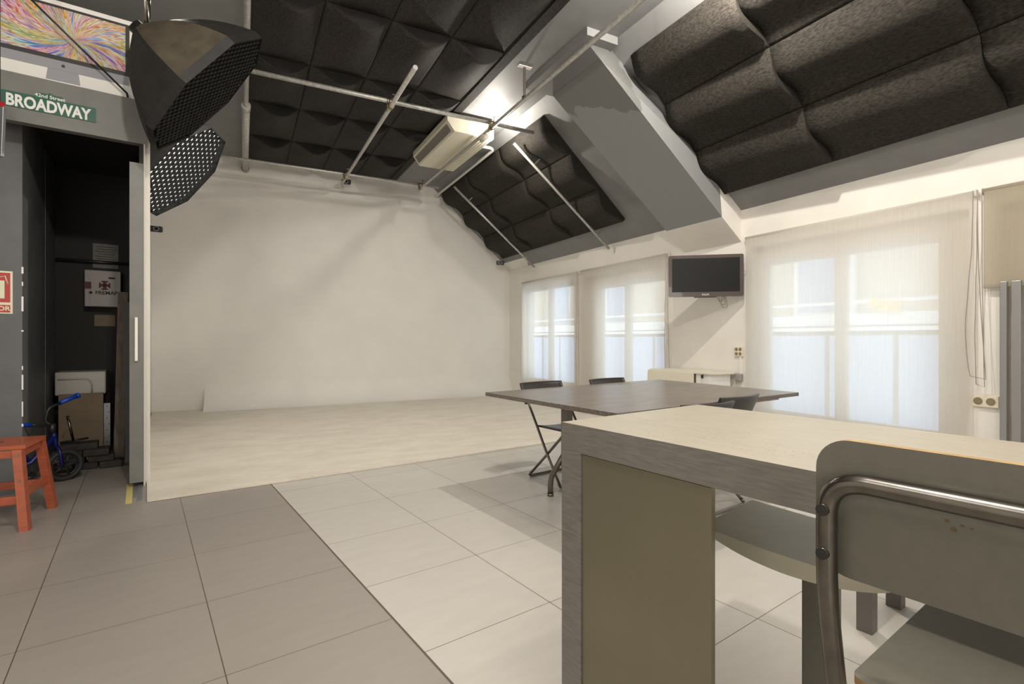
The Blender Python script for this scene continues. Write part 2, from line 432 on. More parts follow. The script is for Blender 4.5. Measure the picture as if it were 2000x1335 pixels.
# rear and left parts of the room, behind the camera
rw = MB(); rw.box(((U+UL)/2, VB-.05, 2.06), (U-UL+.4, .1, 4.12)); struct('wall_rear', rw, WALLW)
rl = MB(); rl.box((UL-.05, (VB+V)/2, 2.06), (.1, V-VB, 4.12)); struct('wall_far_left', rl, WALLW)
rl = MB(); rl.box(((UL-1.36)/2, 8.0, 2.06), (-1.36-UL, .1, 4.12)); struct('wall_behind_store', rl, WALLW)

# sloping boxed duct under the roof
bm_ = MB()
def beam_poly(v): return [Vector((2.99, v, ZC-.02)), Vector((2.99, v, CH+2.655)), Vector((4.66, v, CH+1.345)), Vector((4.66, v, CH+1.78)), Vector((BU+.02, v, ZC-.02))]
def taper(pn, pf):
    a = [bm_.bm.verts.new(p) for p in pn]; b = [bm_.bm.verts.new(p) for p in pf]; n = len(a)
    bm_._mi([bm_.bm.faces.new(a), bm_.bm.faces.new(b[::-1])] + [bm_.bm.faces.new((a[i], b[i], b[(i+1) % n], a[(i+1) % n])) for i in range(n)])
pn = beam_poly(0); pf = beam_poly(0)
for k_, p in enumerate(pn): p.y = (4.12, 3.88, 3.88, 3.92, 4.12)[k_]
for p in pf: p.y = 4.71
taper(pn, pf)
bm_.mi = 1
pn = [Vector((4.66, 0, CH+1.345)), Vector((U-.001, 0, CH+1.10)), Vector((U-.001, 0, CH+1.47)), Vector((4.66, 0, CH+1.76))]
pf = [p.copy() for p in pn]
for k_, p in enumerate(pn): p.y = (3.88, 3.88, 3.885, 3.92)[k_]
for p in pf: p.y = 4.71
taper(pn, pf)
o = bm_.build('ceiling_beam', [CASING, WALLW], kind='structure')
# darker repainted patch at the top of the duct
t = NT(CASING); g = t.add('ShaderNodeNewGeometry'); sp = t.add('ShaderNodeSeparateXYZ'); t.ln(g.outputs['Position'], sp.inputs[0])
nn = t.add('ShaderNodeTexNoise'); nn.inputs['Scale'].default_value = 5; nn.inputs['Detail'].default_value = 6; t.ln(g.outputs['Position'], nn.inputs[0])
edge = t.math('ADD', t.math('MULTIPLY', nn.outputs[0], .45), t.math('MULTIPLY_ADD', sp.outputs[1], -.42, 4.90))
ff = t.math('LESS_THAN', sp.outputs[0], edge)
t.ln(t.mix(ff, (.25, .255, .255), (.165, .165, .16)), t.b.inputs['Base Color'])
cs = MB(); cs.box((3.085, 4.56, ZC-.04), (.37, 1.20, .079)); o = struct('trim_3', cs, CEILG)

# ------------------------------------------------------------------ windows
def window(i, va, vb, panes, htop=.82, handle=None):
    """frame with glazed leaves set back in the opening; panes are (v0, v1)"""
    x = U+.12; zb = .08; zt = CH+htop
    m = MB(); T = .06
    m.box((x, (va+vb)/2, WTOP-.03), (T, va-vb, .06)); m.box((x, (va+vb)/2, .04), (T, va-vb, .08))
    m.box((x, va-.03, (WTOP)/2), (T, .06, WTOP)); m.box((x, vb+.03, WTOP/2), (T, .06, WTOP))
    m.box((x-.01, (va+vb)/2, (zt+WTOP)/2), (.04, va-vb-.1, WTOP-zt))          # shutter box above the glass
    fr = struct('window_%d' % i, m, PVCW)
    lf = MB(); x2 = x-.01
    allv = sorted([p for q in panes for p in q], reverse=True)
    edges = [va-.05] + allv + [vb+.05]
    for k in range(0, len(edges), 2):
        if edges[k]-edges[k+1] > .005: lf.box((x2, (edges[k]+edges[k+1])/2, (zt+.1)/2), (.05, edges[k]-edges[k+1], zt-.1))
    for a, b in panes: lf.box((x2, (a+b)/2, .24), (.05, a-b+.02, .28))
    lf.build('window_leaf', PVCW, fr)
    gl = MB()
    for a, b in panes: gl.box((x2, (a+b)/2, (zt+.36)/2), (.006, a-b+.01, zt-.36))
    gl.build('window_glass', GLASS, fr)
    if handle:
        h = MB(); h.tube(fillet([(x2-.03, handle, 1.12), (x2-.08, handle, 1.12), (x2-.08, handle, .93), (x2-.03, handle, .93)], .03), .012, 8)
        h.box((x2-.03, handle, 1.02), (.015, .04, .26)); h.build('window_handle', WHITEPL, fr)
def vp2(*xs): return [tuple((U+.11)*(CB-SB*(x-1000)/F)/(CB*(x-1000)/F+SB) for x in p) for p in xs]
window(1, 8.95, 7.05, vp2((1026, 1073), (1081, 1124)), .93, 7.1)
window(2, 6.86, 5.02, vp2((1180, 1223), (1234, 1302)), .80, 5.08)
window(3, 3.74, 1.84, vp2((1507, 1633), (1656, 1836)), .80, 1.98)
window(4, 1.66, -.3, [(1.2, .7), (.6, .1)], .82)

def vpix(x, uu=U):                           # v of a wall point seen at image column x
    t_ = (x-1000)/F; return uu*(CB-SB*t_)/(CB*t_+SB)
def blind(va, vb, ztop, zbot, m, label, grp='roller blinds on the window wall', wav=0):
    uu = U-.05
    r = thing('roller_blind', label, 'blind', (uu, (va+vb)/2, zbot), 0, grp)
    f = MB(); L = va-vb; Hh = ztop-zbot
    f.grid(lambda i, j: Vector((.002*math.sin(i*9)+(.004*math.sin(i*23) if wav else 0)*(1-j), (i-.5)*L, j*Hh)), 24, 6)
    f.build('blind_fabric', m, r)
    t = MB(); t.tube([(.022, -L/2-.01, Hh+.0), (.022, L/2+.01, Hh+.0)], .022, 16); t.build('roller_tube', m, r)
    b = MB(); b.box((0, 0, .008), (.014, L, .022), None, .004); b.build('hem_bar', m, r)
    for s_ in (-1, 1):
        k = MB(); k.box((.025, s_*(L/2+.014), Hh), (.05, .006, .055), None, .002); k.build('bracket', WHITEPL, r)
    return r
BT = CH+1.115
blind(8.93, 6.99, BT, .03, BLIND, 'white roller blind nearest the white curved backdrop, lowered to the floor')
blind(6.93, 4.98, BT, .03, BLIND, 'white roller blind between the far corner blind and the television, lowered')
blind(3.79, 1.80, BT, .03, BLIND, 'wide white roller blind right of the television, lowered behind the bar')
blind(1.735, .05, BT, CH+.385, BLINDB, 'beige roller blind half raised at the right edge of the photo')
# chains, blue-grey gap strips
def chain(v, zt, zb, label, sway=.05, uu=U-.085):
    m = MB(); pts = []
    for k in range(25):
        t_ = k/24; pts.append((uu+.004*math.sin(k), v+.012+sway*(t_**2)*math.sin(t_*3), zt+(zb-zt)*t_))
    for k in range(25):
        t_ = 1-k/24; pts.append((uu+.01, v-.012-sway*.5*(t_**2), zt+(zb-zt)*t_ + (-.0 if k else -.02)))
    m.tube(pts, .003, 6); return tag(m.build('blind_chain', WIRE), label, 'blind chain', 'blind chains')
chain(1.775, BT+.01, .86, 'thin bead chain looping wide, left of the pair beside beige blind', .10)
chain(1.752, BT+.01, .80, 'thin bead chain hanging tight against the half raised beige blind', .03, U-.075)
chain(4.95, BT, .72, 'bead chain hanging down the wall below the television')
chain(6.96, BT, .4, 'bead chain in the gap between the two far blinds')
# sliding metal shutter frames at the right
def post(v, wd, m, lab, th=.05, uu=U-.05, nm='metal_post'):
    q = MB(); q.box((0, 0, (CH+.42)/2), (th, wd, CH+.42), None, .002); o = q.build(nm, m, loc=(uu, v, 0)); return tag(o, lab, 'post', 'metal door posts under the beige blind')
post(1.615, .035, SILVF, 'silver metal post under the beige blind, leftmost of the three posts')
post(1.545, .05, SILVF, 'silver metal post under the beige blind, middle of the three posts')
post(1.46, .04, DARKFR, 'dark metal post under the beige blind, rightmost of the three posts')

# houses across the street, seen through the blinds
hx = 9.5
hb = thing('apartment_building', 'pale apartment building across the street seen faintly through the blinds', 'building', (hx, 3, -3))
m = MB(); m.box((1.0, 16, 5.5), (2, 60, 11)); m.build('wall', FACADE, hb)
for k in range(12):
    m = MB(); m.box((-.06, -9+k*2.9, 5.6), (.1, 1.1, 2.1)); wv_ = m.build('window', FACADEW, hb)
    g_ = MB(); g_.box((-.12, -9+k*2.9, 5.6), (.02, .9, 1.9)); g_.build('pane', FACADEG, wv_)
m = MB(); m.box((-.5, 16, 4.45), (1, 60, .18)); m.build('balcony_slab', FACADEW, hb)
m = MB()
for k in range(54): m.box((-.98, -11.5+k, 3.35), (.04, .92, 1.7))
m.build('balcony_panel', FACADEG, hb)
m = MB(); m.box((-1.0, 16, 4.3), (.06, 60, .06)); m.box((-1.0, 16, 2.45), (.06, 60, .08)); m.box((-1.0, 16, 4.72), (.05, 60, .05)); m.build('balcony_rail', FACADEW, hb)
aw = MB(); aw.box((0, 0, 0), (.05, .42, .16), Matrix.Rotation(.2, 3, 'X')); tag(aw.build('street_awning', AWN, loc=Px(1728, 596, 7.6)), 'small yellow and orange patch hanging outside behind the wide blind', 'awning')

# ------------------------------------------------------------------ acoustic panels
def bump(t, c, pw=2.0):
        e = math.log(.5)/math.log(c); return max(0, math.sin(PI*min(1, max(0, t**e))))**pw
def panel_mesh(name, L, A, cn, cf1, cf2, kf1, kf2, wid=.6, th=.055, m=FELT, edge=None, pw=2.0):
    """x across the wave, y along the panel (0 near the camera), z down into the room is negative"""
    mb = MB(); nx, ny = 24, 10; g = .003
    def s_(i, j):
        z = -A*((1-j)*bump(i, cn, pw) + j*(kf1*bump(i, cf1) + kf2*bump(i, cf2)))
        return Vector((g+i*(wid-2*g), g+j*(L-2*g), z))
    G = mb.grid(s_, nx, ny)
    T = [[None]*(ny+1) for _ in range(nx+1)]
    rim = [(i, 0) for i in range(nx+1)] + [(nx, j) for j in range(1, ny+1)] + [(i, ny) for i in range(nx-1, -1, -1)] + [(0, j) for j in range(ny-1, 0, -1)]
    topv = [mb.bm.verts.new(Vector((G[i][j].co.x, G[i][j].co.y, th))) for i, j in rim]
    R = len(rim)
    for k in range(R):
        i, j = rim[k]; i2, j2 = rim[(k+1) % R]
        ff_ = mb.bm.faces.new((G[i][j], G[i2][j2], topv[(k+1) % R], topv[k]))
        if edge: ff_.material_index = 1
    mb.bm.faces.new(topv)
    bmesh.ops.recalc_face_normals(mb.bm, faces=mb.bm.faces)
    me = bpy.data.meshes.new(name); mb.bm.to_mesh(me); mb.bm.free(); me.materials.append(m)
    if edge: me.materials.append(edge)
    return me
NUM = ['first', 'second', 'third', 'fourth', 'fifth', 'sixth']
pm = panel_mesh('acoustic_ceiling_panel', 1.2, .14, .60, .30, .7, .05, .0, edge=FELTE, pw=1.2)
CU = [.055, .645, 1.235, 1.825, 2.415]
for r_ in range(5):
    v0 = 8.335-1.2*r_
    for c_ in range(4):
        o = bpy.data.objects.new('acoustic_panel', pm); COL.objects.link(o)
        o.location = (CU[c_], v0, ZC+.0); o.scale = ((CU[1]-CU[0])/.6, 1, 1)
        tag(o, 'dark wavy felt ceiling panel, %s row from back wall, %s column from left' % (NUM[r_], NUM[c_]), 'acoustic panel', 'wavy felt panels under the flat ceiling')
bd = MB(); bd.box((2.475, 6.04, ZC-.008), (.11, 7.0, .02)); bd.build('trim_4', FELT, kind='structure')
# on the slope: local x runs down the slope, y along the room, z away from the slope
SMAT = Matrix((ds, Vector((0, 1, 0)), ns)).transposed().to_4x4()
def slope_panels(name, v_lo, L, nv_, s0, ds_, me, where, grp, order):
    for i in range(nv_):
        for j in range(3):
            o = bpy.data.objects.new('acoustic_panel', me); COL.objects.link(o)
            M = Matrix.Translation(SL(s0+ds_*j, v_lo+L*i, .056)) @ SMAT @ Matrix.Scale(ds_/.6, 4, (1, 0, 0))
            o.matrix_world = M
            tag(o, 'wavy slope panel %s, %s row from top, %s' % (where, NUM[j], order[i]), 'acoustic panel', grp)
pr_ = panel_mesh('acoustic_slope_panel', 1.195, .125, .42, .36, .70, .72, -.22, m=FELTL, pw=1.6)
slope_panels('r', .33, 1.195, 3, .20, .60, pr_, 'right of the duct', 'wavy felt panels on the slope right of the duct', ['cut by right edge', 'middle column', 'next to duct'])
ps_ = panel_mesh('acoustic_slope_panel_far', 1.25, .125, .42, .36, .70, .72, -.22, m=FELTL, pw=1.6)
slope_panels('s', 5.56, 1.25, 3, .165, .595, ps_, 'left of the duct', 'wavy felt panels on the slope left of the duct', ['next to duct', 'middle column', 'at back wall'])

# ------------------------------------------------------------------ pipe grid
PR = .024; PG = 'scaffold pipes of the ceiling grid'
def pipe(pts, lab, r=PR, m=PIPE, nm='scaffold_pipe'):
    q = MB(); q.tube(pts, r, 14, cap=True); return tag(q.build(nm, m), lab, 'pipe', PG)
def clamp(p, lab, sc=1):
    p = Vector(p); r = thing('pipe_clamp', lab, 'clamp', p, 0, 'pipe clamps')
    q = MB(); q.tube([(-.03*sc, 0, .0), (.03*sc, 0, 0)], PR+.012, 14); q.tube([(0, -.03*sc, -.05), (0, .03*sc, -.05)], PR+.012, 14)
    q.box((0, 0, -.025), (.05, .05, .03)); q.build('clamp_jaws', BRASS, r)
    b = MB(); b.tube([(.045, .02, -.03), (.045, .02, .092)], .005, 8); b.box((.045, .02, .094), (.05, .012, .01)); b.build('clamp_bolt', BRASS, r)
    b = MB(); b.tube([(-.045, -.02, -.112), (-.045, -.02, .03)], .005, 8); b.box((-.045, -.02, -.112), (.012, .05, .01)); b.build('clamp_bolt', BRASS, r)
    return r
zp = CH+2.62
pipe([(2.72, -.6, zp), (2.72, 8.62, zp)], 'long grey pipe running towards the back wall under the flat ceiling beside the slope')
pipe([(-.08, 5.70, zp+.05), (3.32, 5.70, zp+.05)], 'cross pipe under the wavy ceiling panels passing over the long pipe')
pipe([(1.47, 4.78, zp+.0), (1.47, 8.90, zp+.0)], 'open-ended grey pipe crossing the middle of the wavy ceiling panels')
pipe([(-1.2, 8.55, zp+.05), (3.05, 8.55, zp+.05)], 'thin cross pipe just in front of the white back wall', .02)
pipe([SL(.20, 6.12, .245), SL(LS-.01, 6.12, .13)], 'grey pipe running down the slope, nearer of the two sloping pipes', .02)
pipe([SL(.20, 8.35, .245), SL(LS-.01, 8.35, .13)], 'grey pipe running down the slope beside the back wall, farther of the two sloping pipes', .02)
for v_, ss in ((6.12, (.6, 2.0)), (8.35, (.55, 1.95))):
    for s_ in ss:
        q = MB(); q.bar(SL(s_, v_-.0, .03), SL(s_, v_, .225-.05*s_), .035, .012); tag(q.build('pipe_bracket', PIPE), 'small flat bracket under the %s of the %s sloping pipe' % ('upper half' if s_ < 1 else 'lower half', 'nearer' if v_ < 7 else 'farther'), 'bracket', 'flat pipe brackets')
clamp((2.72, 5.70, zp+.05), 'brass coloured clamp where long pipe meets the cross pipe beside the air conditioner')
clamp((1.47, 5.70, zp+.05), 'brass coloured clamp in the middle of the cross pipe below the wavy panels')
clamp((2.72, 8.55, zp+.05), 'clamp at the far end of the long pipe near the back wall')
clamp((1.47, 8.55, zp+.05), 'clamp at the far end of the open-ended pipe above the webcam')
for v_, lb in ((4.86, 'steel hanger on a white ceiling plate beside the boxed duct'), (2.98, 'steel hanger holding the long pipe at the top edge of the photo')):
    r = thing('pipe_hanger', lb, 'hanger', (2.72, v_, zp), 0, 'pipe hangers')
    q = MB(); q.box((0, 0, .18), (.03, .008, .34)); q.tube([(0, 0, .0), (0, 0, .03)], .03, 12); q.build('hanger_strap', STEELT, r)
    q = MB(); q.box((0, 0, .352), (.16, .05, .008)); q.build('ceiling_plate', WHITEPL, r)
# pipe along the ceiling at the left of the panel field with its flange on the wall
r = thing('ventilation_pipe', 'white pipe running along the ceiling beside the wavy panels into the back wall', 'pipe', (0, 0, 0))
q = MB(); q.tube([(.03, 2.6, CH+2.82), (.03, 7.0, CH+2.82)], .028, 16); q.build('thin_section', PIPE, r)
q = MB(); q.tube([(.03, 6.95, CH+2.82), (.03, V-.05, CH+2.82)], .045, 16); q.tube([(.03, 6.93, CH+2.82), (.03, 7.05, CH+2.82)], .052, 16); q.build('thick_section', PIPE, r)
q = MB(); q.tube([(.03, V-.06, CH+2.82), (.03, V-.001, CH+2.82)], .06, 16); q.build('wall_flange', WIRE, r)
# small pipe of the air conditioner along the break line
q = MB(); q.tube(fillet([(3.0, 6.75, CH+2.80), (3.22, 6.75, CH+2.80), (3.27, 6.80, CH+2.79), (3.33, 9.5, CH+2.79)], .05), .022, 10)
tag(q.build('drain_pipe', WHITEPL), 'thin white pipe bending from the air conditioner along the top of the slope', 'pipe')

# ------------------------------------------------------------------ air conditioner
r = thing('air_conditioner', 'cream ceiling air conditioner hanging between the wavy panels and the long pipe', 'air conditioner', (2.66, 6.95, CH+2.70))
q = MB(); hw, hl = .33, .75
q.prism([Vector((-hw+.1, -hl, 0)), Vector((hw, -hl, 0)), Vector((hw, -hl, .2)), Vector((-hw, -hl, .2)), Vector((-hw, -hl, .13))], (0, 2*hl, 0))
q.build('housing', IVORY, r)
q = MB(); q.box((-.285, 0, .062), (.012, 1.36, .1), Matrix.Rotation(-.66, 3, 'Y')); q.build('side_grille', IVORYD, r)
q = MB()
for k in range(3): q.box((-.30+.022*k, 0, .09-.028*k), (.01, 1.38, .008))
q.build('grille_slats', IVORY, r)
q = MB()
for k in range(7): q.box((.06+.04*k, 0, -.003), (.006, 1.46, .007))
q.build('bottom_louvres', OFFW, r)
for x_, y_ in ((-.2, -.55), (.25, -.55), (-.2, .6), (.25, .6)):
    q = MB(); q.tube([(x_, y_, .2), (x_, y_, H-2.70-.002)], .008, 8); q.build('hanging_rod', STEELT, r)
# lamp clipped under the pipe crossing
r = thing('clip_lamp', 'small lit lamp clipped under the pipe crossing beside the air conditioner', 'lamp', (2.70, 5.86, zp-.075))
q = MB(); q.tube([(0, -.06, 0), (0, .09, 0)], .034, 16); q.build('lamp_body', OFFW, r)
q = MB(); q.disc((.03, .02, -.006), (1, 0, -.3), .026, .02); q.build('lamp_glass', LAMPE, r)
q = MB(); q.box((0, 0, .04), (.02, .02, .03)); q.build('lamp_clip', BRASS, r)
point('clip_lamp_light', (2.98, 6.15, zp+.06), 46, .03)

# ------------------------------------------------------------------ webcams
def webcam(p, rz, lab, mount):
    r = thing('webcam', lab, 'camera', p, rz, 'small black cameras around the backdrop')
    q = MB(); q.box((0, 0, 0), (.16, .05, .085), None, .018); q.build('camera_body', BLACKPL, r)
    q = MB(); q.tube([(0, -.025, 0), (0, -.036, 0)], .034, 20); q.build('lens_ring', WIRE, r)
    q = MB(); q.tube([(0, -.034, 0), (0, -.041, 0)], .025, 20); q.build('lens', TVS, r)
    q = MB(); q.bar((0, .0, .03), mount, .014, .008); q.build('mount', BLACKM, r)
p = Px(676, 355, 8.9); webcam(p, -.12, 'black webcam hanging under the thin cross pipe at the middle of the backdrop', (0, .04, .15))
p = Px(305, 447, 7.3); webcam(p, .15, 'black webcam at the left edge of the backdrop below the softboxes', (-.16, .02, -.02))
p = Px(977, 513, 10.4); webcam(p, -.4, 'black webcam in the far corner at the foot of the slope panels', (.0, .0, .11))

# ------------------------------------------------------------------ television and wall fittings
tvp = Px(1378, 538, 5.72)
r = thing('television', 'small brown framed television hanging on the white wall between the blinds', 'television', tvp, math.radians(-39.5))
tw, th_ = .80, .468
q = MB(); q.prism(rrect(tw, th_, .02), (0, .05, 0)); q.box((0, .065, 0), (tw*.8, .04, th_*.75), None, .01); q.build('bezel', TVF, r)
q = MB(); q.box((0, -.001, .008), (tw-.08, .006, th_-.09)); q.build('screen', TVS, r)
q = MB(); q.bar((-.12, .02, -.236), (.12, .02, -.236), .03, .02, bev=.008); q.build('lower_lip', TVF, r)
text('PHILIPS', .024, SIGNW, r, (.0, -.002, -.214), (PI/2, 0, 0), 'brand_lettering')
uw = Vector((math.cos(math.radians(39.5)), math.sin(math.radians(39.5)), 0)); s0_ = Vector((0, .08, 0)); tt_ = (U-tvp.x-.08*math.sin(math.radians(39.5)))-.006
q = MB(); q.bar(s0_, s0_+uw*tt_, .05, .05); q.box(s0_+uw*tt_, (.012, .12, .16), Matrix.Rotation(math.radians(39.5), 3, 'Z')); q.build('wall_arm', BLACKM, r)
q = MB()
for k in range(3):
    pts = [(.16+.02*k+.05*math.sin(t_*PI*2)*(.4+t_), .12, -.1-.26*math.sin(t_*PI)*(.7+.15*k)) for t_ in [i/24 for i in range(25)]]
    q.tube([(x+.06*i/24, y, z) for i, (x, y, z) in enumerate(pts)], .004, 6)
q.tube([(.38, .03, .04), (.42, .05, .05), (.45, .04, .05)], .003, 6); q.tube([(.38, .03, -.1), (.41, .05, -.03), (.45, .04, .05)], .003, 6)
q.build('loose_cables', WIRE, r)

def sockets(v, z, nx, nz, lab, m=SOCK, sz=.05):
    r = thing('power_socket', lab, 'socket', (U, v, z))
    q = MB(); q.box((-.012, 0, 0), (.024, sz*nx+.012, sz*nz+.012), None, .003); q.build('cover_plate', m, r)
    for i in range(nx):
        for j in range(nz):
            y, zz = (i-(nx-1)/2)*sz, (j-(nz-1)/2)*sz
            q = MB(); q.tube([(-.024, y, zz), (-.027, y, zz)], sz*.37, 16); q.tube([(-.027, y, zz), (-.0285, y, zz)], sz*.3, 16)
            q.build('socket_insert', CARD, r)
    return r
sockets(3.905, CH-.14, 2, 2, 'cream four-way wall socket below the television beside the wide blind')
sockets(4.10, CH-.43, 2, 1, 'cream double socket low on the wall right of the folded white table')
sockets(1.74, CH-.99+.52, 2, 1, 'old cream double socket low on the wall under the blind chains', SOCK, .075)
q = MB(); q.box((U-.01, 3.885, CH-.29), (.02, .022, .22)); tag(q.build('cable_duct', WHITEPL), 'thin white cable duct between the upper and lower wall sockets', 'duct')
q = MB(); q.box((U-.03, 3.89, CH-.43), (.06, .07, .085), None, .01); tag(q.build('power_adapter', WIRE), 'grey power adapter at the foot of the thin white cable duct', 'adapter')
q = MB(); q.tube([(U-.006, 5.0, CH+1.115), (U-.006, 4.96, CH+1.115)], .012, 8); tag(q.build('wall_hook', WHITEPL), 'tiny white hook above the television by the far blind', 'hook')

# folded white table at the wall
ft = thing('folding_table', 'cream folded drop-leaf table standing against the wall below the television', 'table', (4.76, 4.42, 0))
L_ = .98
q = MB(); q.box((0, .0, .755), (.40, L_, .02), None, .004); q.build('tabletop', OFFW, ft)
q = MB(); q.box((-.21, .13, .45), (.018, L_-.24, .60), None, .003); q.build('drop_leaf', OFFW, ft)
for y_ in (-.44, .46):
    q = MB(); q.box((-.02, y_, .372), (.33, .022, .744)); q.build('side_panel', WHITEPL, ft)
q = MB(); q.box((-.175, -.35, .62), (.012, .2, .25)); q.build('apron', WHITEPL, ft)
q = MB(); q.box((-.205, -.36, .722), (.012, .03, .04), None, .004); q.build('latch', BLACKPL, ft)

# ------------------------------------------------------------------ big dark table
TZ = .74
TC = [(-.2, 3.84), (.567, 2.745), (2.156, 3.83), (1.46, 5.06)]
tb = thing('meeting_table', 'large dark walnut meeting table in the middle of the room', 'table', Wc(1.0, 3.87, 0), TROT)
inv = (Matrix.Translation(Wc(1.0, 3.87, 0)) @ Matrix.Rotation(TROT, 4, 'Z')).inverted()
q = MB(); q.prism([inv @ Wc(x, z, TZ-.026) for x, z in TC], (0, 0, .026)); q.build('tabletop', LAMIN, tb)
q = MB()
def inset(k, t_=.14):
    cx_, cz_ = sum(p[0] for p in TC)/4, sum(p[1] for p in TC)/4
    return TC[k][0]+(cx_-TC[k][0])*t_, TC[k][1]+(cz_-TC[k][1])*t_
for k in range(4):
    p1, p2 = inset(k), inset((k+1) % 4)
    q.bar(inv @ Wc(*p1, TZ-.04), inv @ Wc(*p2, TZ-.04), .03, .027)
q.build('support_rail', BEIGEUN, tb)
for (cx_, cz_), sg in (((.39, 3.62), 1), ((1.75, 4.45), 1)):
    c = Wc(cx_, cz_, 0); fA = Wc(cx_-.11, cz_+.09, 0); fB = Wc(cx_+.30, cz_-.40, 0)
    q = MB(); q.bar(inv @ (c+Z3*.22), inv @ (c+Z3*(TZ-.03)), .06, .06, bev=.004); q.build('leg_column', STEELT, tb)
    for f_ in (fA, fB):
        q = MB(); q.tube([inv @ p_ for p_ in fillet([c+Z3*.36, f_+Z3*.13, f_+Z3*.012], .06)], .02, 12)
        q.tube([inv @ (f_+Z3*.0), inv @ (f_+Z3*.02)], .024, 12); q.build('foot', STEELT, tb)

# ------------------------------------------------------------------ folding chairs
def make_chair(lab, loc, rz, grp):
    """x across, faces +y"""
    r = thing('folding_chair', lab, 'chair', loc, rz, grp); w2 = .215
    for s_ in (-1, 1):
        q = MB(); q.tube(fillet([(s_*w2, -.30, .765), (s_*w2, -.09, .44), (s_*w2, .02, .26), (s_*w2, .19, .02)], .05), .0105, 10); q.build('rear_frame_tube', STEELT, r)
        q = MB(); q.tube([(s_*(w2-.025), .22, .43), (s_*(w2-.025), .02, .24), (s_*(w2-.025), -.22, .02)], .0105, 10); q.build('front_frame_tube', STEELT, r)
    q = MB(); q.tube(fillet([(-w2, .17, .045), (-w2, .19, .012), (w2, .19, .012), (w2, .17, .045)], .02), .0105, 10); q.build('front_floor_bar', STEELT, r)
    q = MB(); q.tube(fillet([(-w2+.025, -.20, .045), (-w2+.025, -.22, .012), (w2-.025, -.22, .012), (w2-.025, -.20, .045)], .02), .0105, 10); q.build('rear_floor_bar', STEELT, r)
    q = MB(); q.box((-.09, .19, .45), (0.001, .001, .001))
    q = MB()
    def seat(i, j): return Vector(((i-.5)*(2*w2-.03), -.10+.36*j, .447-.014*math.sin(i*PI)-.018*max(0, j-.8)*5*(j-.8)))
    G = q.grid(seat, 12, 10); G2 = q.grid(lambda i, j: seat(i, j)-Vector((0, 0, .014)), 12, 10)
    for i in range(12):
        q.bm.faces.new((G[i][0], G2[i][0], G2[i+1][0], G[i+1][0])); q.bm.faces.new((G[i][10], G[i+1][10], G2[i+1][10], G2[i][10]))
    for j in range(10):
        q.bm.faces.new((G[0][j], G[0][j+1], G2[0][j+1], G2[0][j])); q.bm.faces.new((G[12][j], G2[12][j], G2[12][j+1], G[12][j+1]))
    q.build('seat', CHAIRB, r)
    q = MB()
    def bk(i, j): return Vector(((i-.5)*(2*w2+.025), -.235-.075*j-.045*math.sin(i*PI)+.0, .60+.17*j))
    G = q.grid(bk, 14, 6); G2 = q.grid(lambda i, j: bk(i, j)+Vector((0, .016, .004)), 14, 6)
    for i in range(14):
        q.bm.faces.new((G[i][0], G2[i][0], G2[i+1][0], G[i+1][0])); q.bm.faces.new((G[i][6], G[i+1][6], G2[i+1][6], G2[i][6]))
    for j in range(6):
        q.bm.faces.new((G[0][j], G[0][j+1], G2[0][j+1], G2[0][j])); q.bm.faces.new((G[14][j], G2[14][j], G2[14][j+1], G[14][j+1]))
    q.build('backrest', CHAIRB, r)
    return r
CG = 'folding chairs around the dark meeting table'
ch = make_chair('dark folding chair with crossed steel legs at the near-left end of the far side', AB(2.80, 3.10, 0), TROT+PI, CG)
dup(ch, AB(3.53, 3.02, 0), TROT+PI, 'dark folding chair at far side of table, only its top rail showing', CG)
dup(ch, AB(2.68, 2.0, 0), TROT-.1, 'dark folding chair on near side of table, left one behind the bar edge', CG)
dup(ch, AB(3.16, 2.10, 0), TROT+.0, 'dark folding chair on near side of table, right one with taller back', CG)

# ------------------------------------------------------------------ bar counter
br = thing('bar_counter', 'grey laminate bar counter with scratched top across the right foreground', 'counter', (0, 0, 0), TROT)
BZ = .90; bt = .078; A0, A1, B1, B0 = .99, 1.655, 1.108, -1.25
q = MB(); q.mi = 0
q.prism([(A0, B0, BZ-bt), (A0, B1, BZ-bt), (A0, B1, BZ), (A0, B0, BZ)], (A1-A0, 0, 0))
o = q.build('countertop', [ALU, BART], br)
for f in o.data.polygons:
    if f.normal.z > .9: f.material_index = 1
q = MB(); q.box((A0+.27, B1-bt/2, (BZ-bt)/2), (.54, bt, BZ-bt)); q.build('end_panel', ALU, br)
q = MB(); q.box(((A0+A1)/2-.0, B0+bt/2, (BZ-bt)/2), (A1-A0-.0, bt, BZ-bt)); q.build('end_panel', ALU, br)
PANM = mat('satin_olive_metal_panel', (.27, .25, .18), .3, .75, noise_s=4, noise_a=.05)
q = MB(); q.box((A0+.012, B1-bt-.001-.1985, (BZ-bt)/2-.001), (.014, .397, BZ-bt-.004)); q.build('front_panel', PANM, br)
del o

# stool with sculpted seat under the bar
sb_ = thing('bar_stool', 'cream stool with thick sculpted seat tucked under the bar', 'stool', AB(1.385, .59, 0), TROT)
q = MB()
def lens(i, j, top):
    # i along b (from +b end to -b end), j along a
    wdt = .219 + .035*j
    y = (.5-i)*2*wdt; x = -.165 + .33*j
    e = 1-(2*i-1)**2
    zt_ = .634 - .006*e + .004
    return Vector((x, y, zt_ + (.0 if top else -.004-.038*e**.8)))
G = q.grid(lambda i, j: lens(i, j, True), 24, 8); G2 = q.grid(lambda i, j: lens(i, j, False), 24, 8)
for i in range(24):
    q.bm.faces.new((G[i][0], G2[i][0], G2[i+1][0], G[i+1][0])); q.bm.faces.new((G[i][8], G[i+1][8], G2[i+1][8], G2[i][8]))
for j in range(8):
    q.bm.faces.new((G[0][j], G[0][j+1], G2[0][j+1], G2[0][j])); q.bm.faces.new((G[24][j], G2[24][j], G2[24][j+1], G[24][j+1]))
